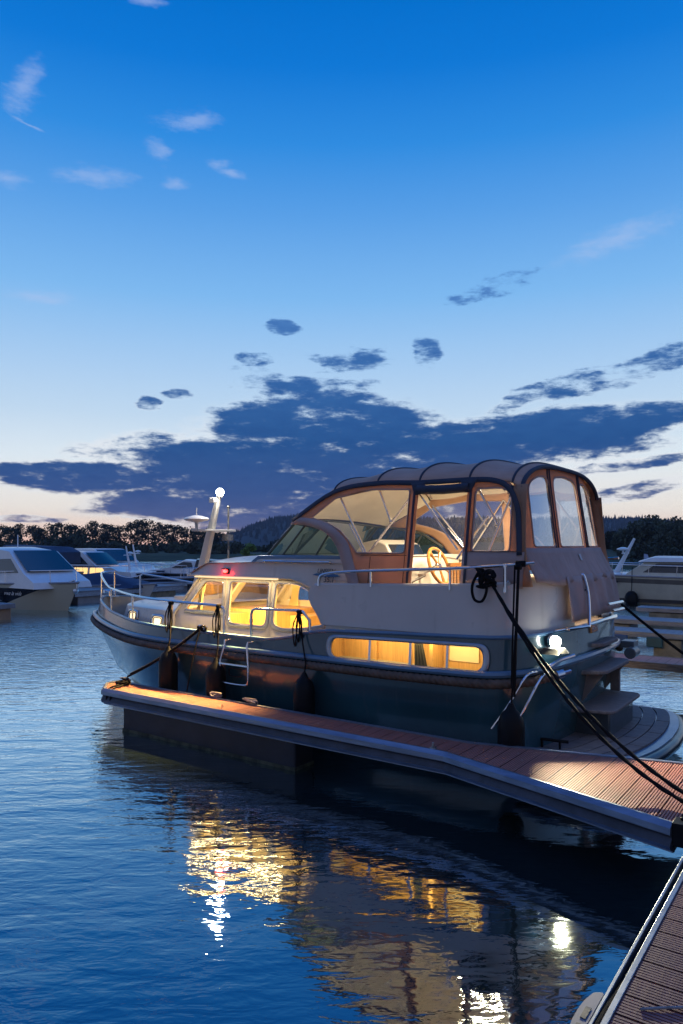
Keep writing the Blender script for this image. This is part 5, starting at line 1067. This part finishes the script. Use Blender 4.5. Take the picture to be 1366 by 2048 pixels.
# pontoons on the left
def pont(F0,F1,s0,s1,label,dk=DKG,panels=()):
    t=empty('pontoon',ORG,YAW,label,'pontoon','pontoons across the basin'); mb=MB(); mb.box((F0,-s0,.44),(F1,-s1,.50)); mb.build('decking',dk,t,smooth=False)
    mb=MB(); mb.box((F0-.04,-s0,.28),(F1+.04,-s1,.44)); mb.build('frame',ALU,t,smooth=False)
    k=0; s=s0+.2
    while s<s1-1 and k<30: mb=MB(); mb.box((F0+.06,-s,-.2),(F1-.06,-s-2.2,.28)); mb.build('float',FLB if k%2 else HG,t,smooth=False,bevel=.03); s+=2.9; k+=1
pont(25.3,27.0,8.9,14.6,'nearer grey pontoon segment between the sport cruiser and the bow rail')
pont(27.5,28.9,14.6,40,'long low pontoon behind the bow of the blue yacht')
def pf2(F0,F1,s0,s1,label):
    t=empty('pontoon',ORG,YAW,label,'pontoon','pontoons across the basin'); mb=MB(); mb.box((F0,-s0,.36),(F1,-s1,.50)); mb.build('decking',DKG,t,smooth=False); mb=MB(); mb.box((F0+.15,-s0-.05,-.2),(F0+1.3,-s1+.05,.36)); mb.build('float',mat('orange tinted float',(.42,.27,.17,1),.6),t,smooth=False,bevel=.04)
    mb=MB(); cleat(mb,(F0+.3,-(s0+s1)/2,.5),(1,0,0),.3,.12); mb.build('cleat',RUST,t)
pf2(21.6,29,3.5,4.3,'end of a small pontoon with tan float at the left edge')
t=empty('gangway_railing',(-10.3,45,0),R(4),'pale tubular railing on the pontoon between the two far cruisers','railing')
mb=MB()
for z in (1.0,1.35): mb.tube([(0,0,z),(2.6,0,z)],.03,6)
for i in range(6): mb.tube([(i*.5,0,.4),(i*.5,0,1.35)],.025,6)
mb.build('rail_tubes',STEEL,t)
# ============================================================ SHORE, HILLS, TREES
GRASS=mat('dusk grass bank',(.045,.065,.022,1),.9,0,.3,.6,bump=.5,bs=3)
mb=MB()
def gr(u,v):
    x=-420+840*u; y0=62+10*math.sin(x*.02)+(42 if x<16 else 0)*max(0,min(1,(16-x)/8)); y=y0+v**2*620; z=-.4+min(1.3,(y-y0)*.16)+(2.4*max(0,min(1,(y-y0-6)/60)))*(1 if x>8 else .3)+.3*noise.noise(Vector((x*.05,y*.05,0)))*min(1,(y-y0)/8)
    return Vector((x,y,z))
mb.grid(gr,120,60); tag(mb.build('shore_bank',GRASS),kind='structure')
FOR=mat('hazed conifer foliage',(.045,.075,.105,1),.95,0,.3,.05); HIL=mat('wooded hill ground',(.026,.042,.052,1),.95)  # blue distance haze is mixed into the conifer colour
def hz(x): # silhouettes in metres at y=620
    px=683+1441*x/620.
    h=lerp([(-800,-4),(0,-4),(400,-4),(470,14),(540,33),(620,38),(760,34),(900,33),(1040,33),(1180,33),(1290,34),(1330,30),(1400,28),(1800,26),(2400,20)],px); return h*.72
mb=MB(); mb.grid(lambda u,v:Vector((-700+1400*u,420+300*v,(hz(-700+1400*u))*min(1,v*1.5)**.8*(1-max(0,v-.8)*.5))),140,14); tag(mb.build('hills',HIL),kind='structure')
mb=MB(); r4=random.Random(11)
for i in range(9000):
    x=r4.uniform(-420,520); v=r4.random()**.6*.72; y=420+300*v; z=hz(x)*min(1,v*1.5)**.8; h=r4.uniform(3.6,6.8); rr=h*.22; n=5; a0=r4.random()*6
    mb.add([(x+rr*math.cos(a0+k*2*PI/n),y+rr*math.sin(a0+k*2*PI/n),z-1) for k in range(n)]+[(x+r4.uniform(-.3,.3),y,z+h*r4.uniform(.8,1.1)-2)],[(k,(k+1)%n,n) for k in range(n)])
tag(mb.build('conifer_forest',FOR,smooth=False),'dark conifer forest covering the far hills','forest',kind='stuff')
LEAF=mat('dark evening foliage',(.040,.062,.035,1),.9,0,.4,.5); LEAF2=mat('grey green foliage',(.085,.115,.075,1),.9,0,.35,.5); LEAF3=mat('lamplit green foliage',(.20,.34,.06,1),.85,0,.3,1); BARK=mat('tree bark',(.035,.028,.022,1),.95)  # lamp light on the green bushes is painted into their bright green
def leaves(mb,c,rad,n,size,rg,gap=.0):
    for i in range(n):
        while True:
            p=Vector((rg.uniform(-1,1),rg.uniform(-1,1),rg.uniform(-1,1)))
            if .25<p.length<1: break
        q=Vector((c[0]+p.x*rad[0],c[1]+p.y*rad[1],c[2]+p.z*rad[2])); a=Vector((rg.gauss(0,1),rg.gauss(0,1),rg.gauss(0,1))).normalized(); b=a.orthogonal().normalized(); s=size*rg.uniform(.6,1.4)
        b2=a.cross(b); mb.add([q+b*s,q+b2*s*.7,q-b*s,q-b2*s*.7],[(0,1,2,3)])
def tree(x,y,h,crown,label,lm,cl=9,nl=70,group=None,size=.28,base=0,name='tree',low=.35,seed=0):
    rg=random.Random(seed or int(x*31+y*7)); t=empty(name,(x,y,base),0,label,'tree',group)
    mb=MB(); top=h*.8; bend=rg.uniform(-.3,.3)
    mb.tube([(0,0,-.5),(bend*.3,0,top*.4),(bend,0,top)],[h*.025,h*.018,h*.006],6); cs_=[]
    for i in range(cl):
        a=rg.uniform(0,2*PI); zz=h*(low+(1-low)*((i+.6)/cl)); rr=crown*(.25+.7*math.sin(PI*min(.95,(zz/h-low*.6)/(1-low*.6)))**.8)*rg.uniform(.5,1); c=(rr*math.cos(a)*.8,rr*math.sin(a)*.8,min(zz,h*.93)); cs_.append(c)
        mb.tube([(bend*.5*zz/h,0,zz*.75),c],[h*.010,h*.004],5)
    mb.build('trunk',BARK,t)
    mb=MB()
    for c in cs_: r_=crown*rg.uniform(.30,.52); leaves(mb,c,(r_,r_,r_*rg.uniform(.6,.9)),nl,size,rg)
    mb.build('crown',lm,t,smooth=False); return t
def gz(px,t): return (px-683)/1441.*t
def hY(py,t): return 2.35+(1090-py)/1441.*t
r5=random.Random(21)
tops=[1052,1056,1049,1052,1057,1050,1046,1050,1056,1043,1048,1052,1054,1046,1040,1040,1047,1049,1052,1057,1060,1062,1066]
G1='open crowned trees in the row along the far left shore'
for i,py in enumerate(tops):
    px=6+i*19.5+r5.uniform(-4,4); T_=150+r5.uniform(-6,6); h=hY(py,T_)-.9
    tree(gz(px,T_),T_,h,2.3,'airy dark tree in the row on the far left shore, sky showing through its crown',LEAF,cl=17,nl=60,group=G1,size=.17,base=.9,low=.34,seed=100+i)
mb=MB(); rg=random.Random(4)
for i in range(420):
    px=rg.uniform(-200,620); T_=rg.uniform(122,146); x=gz(px,T_); top=lerp([(-200,1080),(80,1078),(130,1062),(165,1064),(200,1078),(300,1082),(420,1084),(520,1090),(620,1088)],px)+rg.uniform(0,16); ht=hY(top,T_)-.5
    leaves(mb,(x,T_,.3+ht*.5),(2.2,2.0,ht*.6),60,.34,rg)
tag(mb.build('shrub_belt',LEAF,smooth=False),'dense dark belt of bushes along the left shore','bushes',kind='stuff')
G2='willow-like bushes on the shore left of the mast'
for i,(px,py,wd,lm) in enumerate([(395,1088,2.2,LEAF2),(430,1092,2.0,LEAF2),(462,1090,2.3,LEAF2),(300,1096,1.6,LEAF2),(350,1094,1.7,LEAF2)]):
    T_=112+i; tree(gz(px,T_),T_,hY(py,T_)-.6,wd,'grey green bushy tree on the shore left of or behind the mast',lm,cl=9,nl=110,group=G2,size=.20,base=.6,low=.12,seed=300+i,name='bushy_tree')
tree(gz(500,88),88,hY(1089,88)-.6,1.1,'bright green bush just left of the yacht windscreen',LEAF3,cl=10,nl=90,size=.13,base=.5,low=.1,seed=41,name='green_bush')
tree(gz(545,90),90,hY(1102,90)-.6,.8,'small bright green bush touching the windscreen edge',LEAF3,cl=8,nl=80,size=.12,base=.5,low=.1,seed=42,name='green_bush')
mb=MB(); rg=random.Random(14)
for i in range(260):
    px=rg.uniform(560,1700); T_=rg.uniform(118,150); x=gz(px,T_); top=lerp([(560,1078),(700,1074),(900,1070),(1100,1068),(1200,1072),(1260,1062),(1700,1050)],px)+rg.uniform(0,14); ht=hY(top,T_)-1.6
    leaves(mb,(x,T_,1.6+ht*.45),(2.6,2.0,max(1,ht*.55)),60,.36,rg)
for i in range(70):
    px=rg.uniform(1255,1440); T_=rg.uniform(72,100); x=gz(px,T_); ht=hY(rg.uniform(1084,1104),T_)-.9
    leaves(mb,(x,T_,.9+ht*.45),(1.5,1.3,max(.7,ht*.6)),70,.22,rg)
tag(mb.build('shrub_belt',LEAF,smooth=False),'dark belt of bushes behind the canopy and the right shore','bushes',kind='stuff')
G3='broad trees on the right shore'
for i,(px,py,T_,wd,lab) in enumerate([(1222,1068,98,2.0,'dark slim tree just right of the canopy edge'),(1262,1057,90,2.7,'rounded grey green tree left of the tall right shore trees'),(1298,1043,92,3.4,'tallest broad tree on the right shore'),(1345,1046,88,3.2,'broad tree at the right edge of the picture'),(1392,1048,92,3.2,'tree cut by the right edge of the picture'),(1325,1075,80,2.2,'lower bushy tree above the roof of the white yacht'),(1380,1078,78,2.2,'low bush at the right edge above the white yacht')]):
    tree(gz(px,T_),T_,hY(py,T_)-1.6,wd,lab,LEAF2 if i in(1,2,3,5) else LEAF,cl=18,nl=130,group=G3,size=.22,base=1.5,low=.15,seed=500+i,name='broad_tree')
t=empty('shed',(gz(1236,118),118,1.6),0,'pale shed roof among the bushes right of the canopy','shed'); mb=MB(); mb.box((-1.6,-1,0),(1.6,1,1.5)); mb.build('walls',SIDEW,t,smooth=False); mb=MB(); mb.prism([(-1.3,1.5),(1.3,1.5),(0,2.2)],lambda y,z:Vector((-1.8,y,z)),lambda y,z:Vector((1.8,y,z))); mb.build('roof',HG,t,smooth=False)
# evening air
mb=MB(); mb.box((-930,-80,-3),(930,830,40)); hz_=mb.build('haze',None,smooth=False); hz_.data.materials.clear()
m=bpy.data.materials.new('evening air'); m.use_nodes=True; T=NT(m.node_tree); T.n.remove(T.n['Principled BSDF']); v=T.n.new('ShaderNodeVolumePrincipled')
v.inputs['Color'].default_value=(.75,.85,1,1); v.inputs['Density'].default_value=.0003; v.inputs['Anisotropy'].default_value=.0; T.l.new(v.outputs[0],T.n['Material Output'].inputs['Volume']); hz_.data.materials.append(m); tag(hz_,kind='stuff')
print('objects',len(bpy.data.objects))
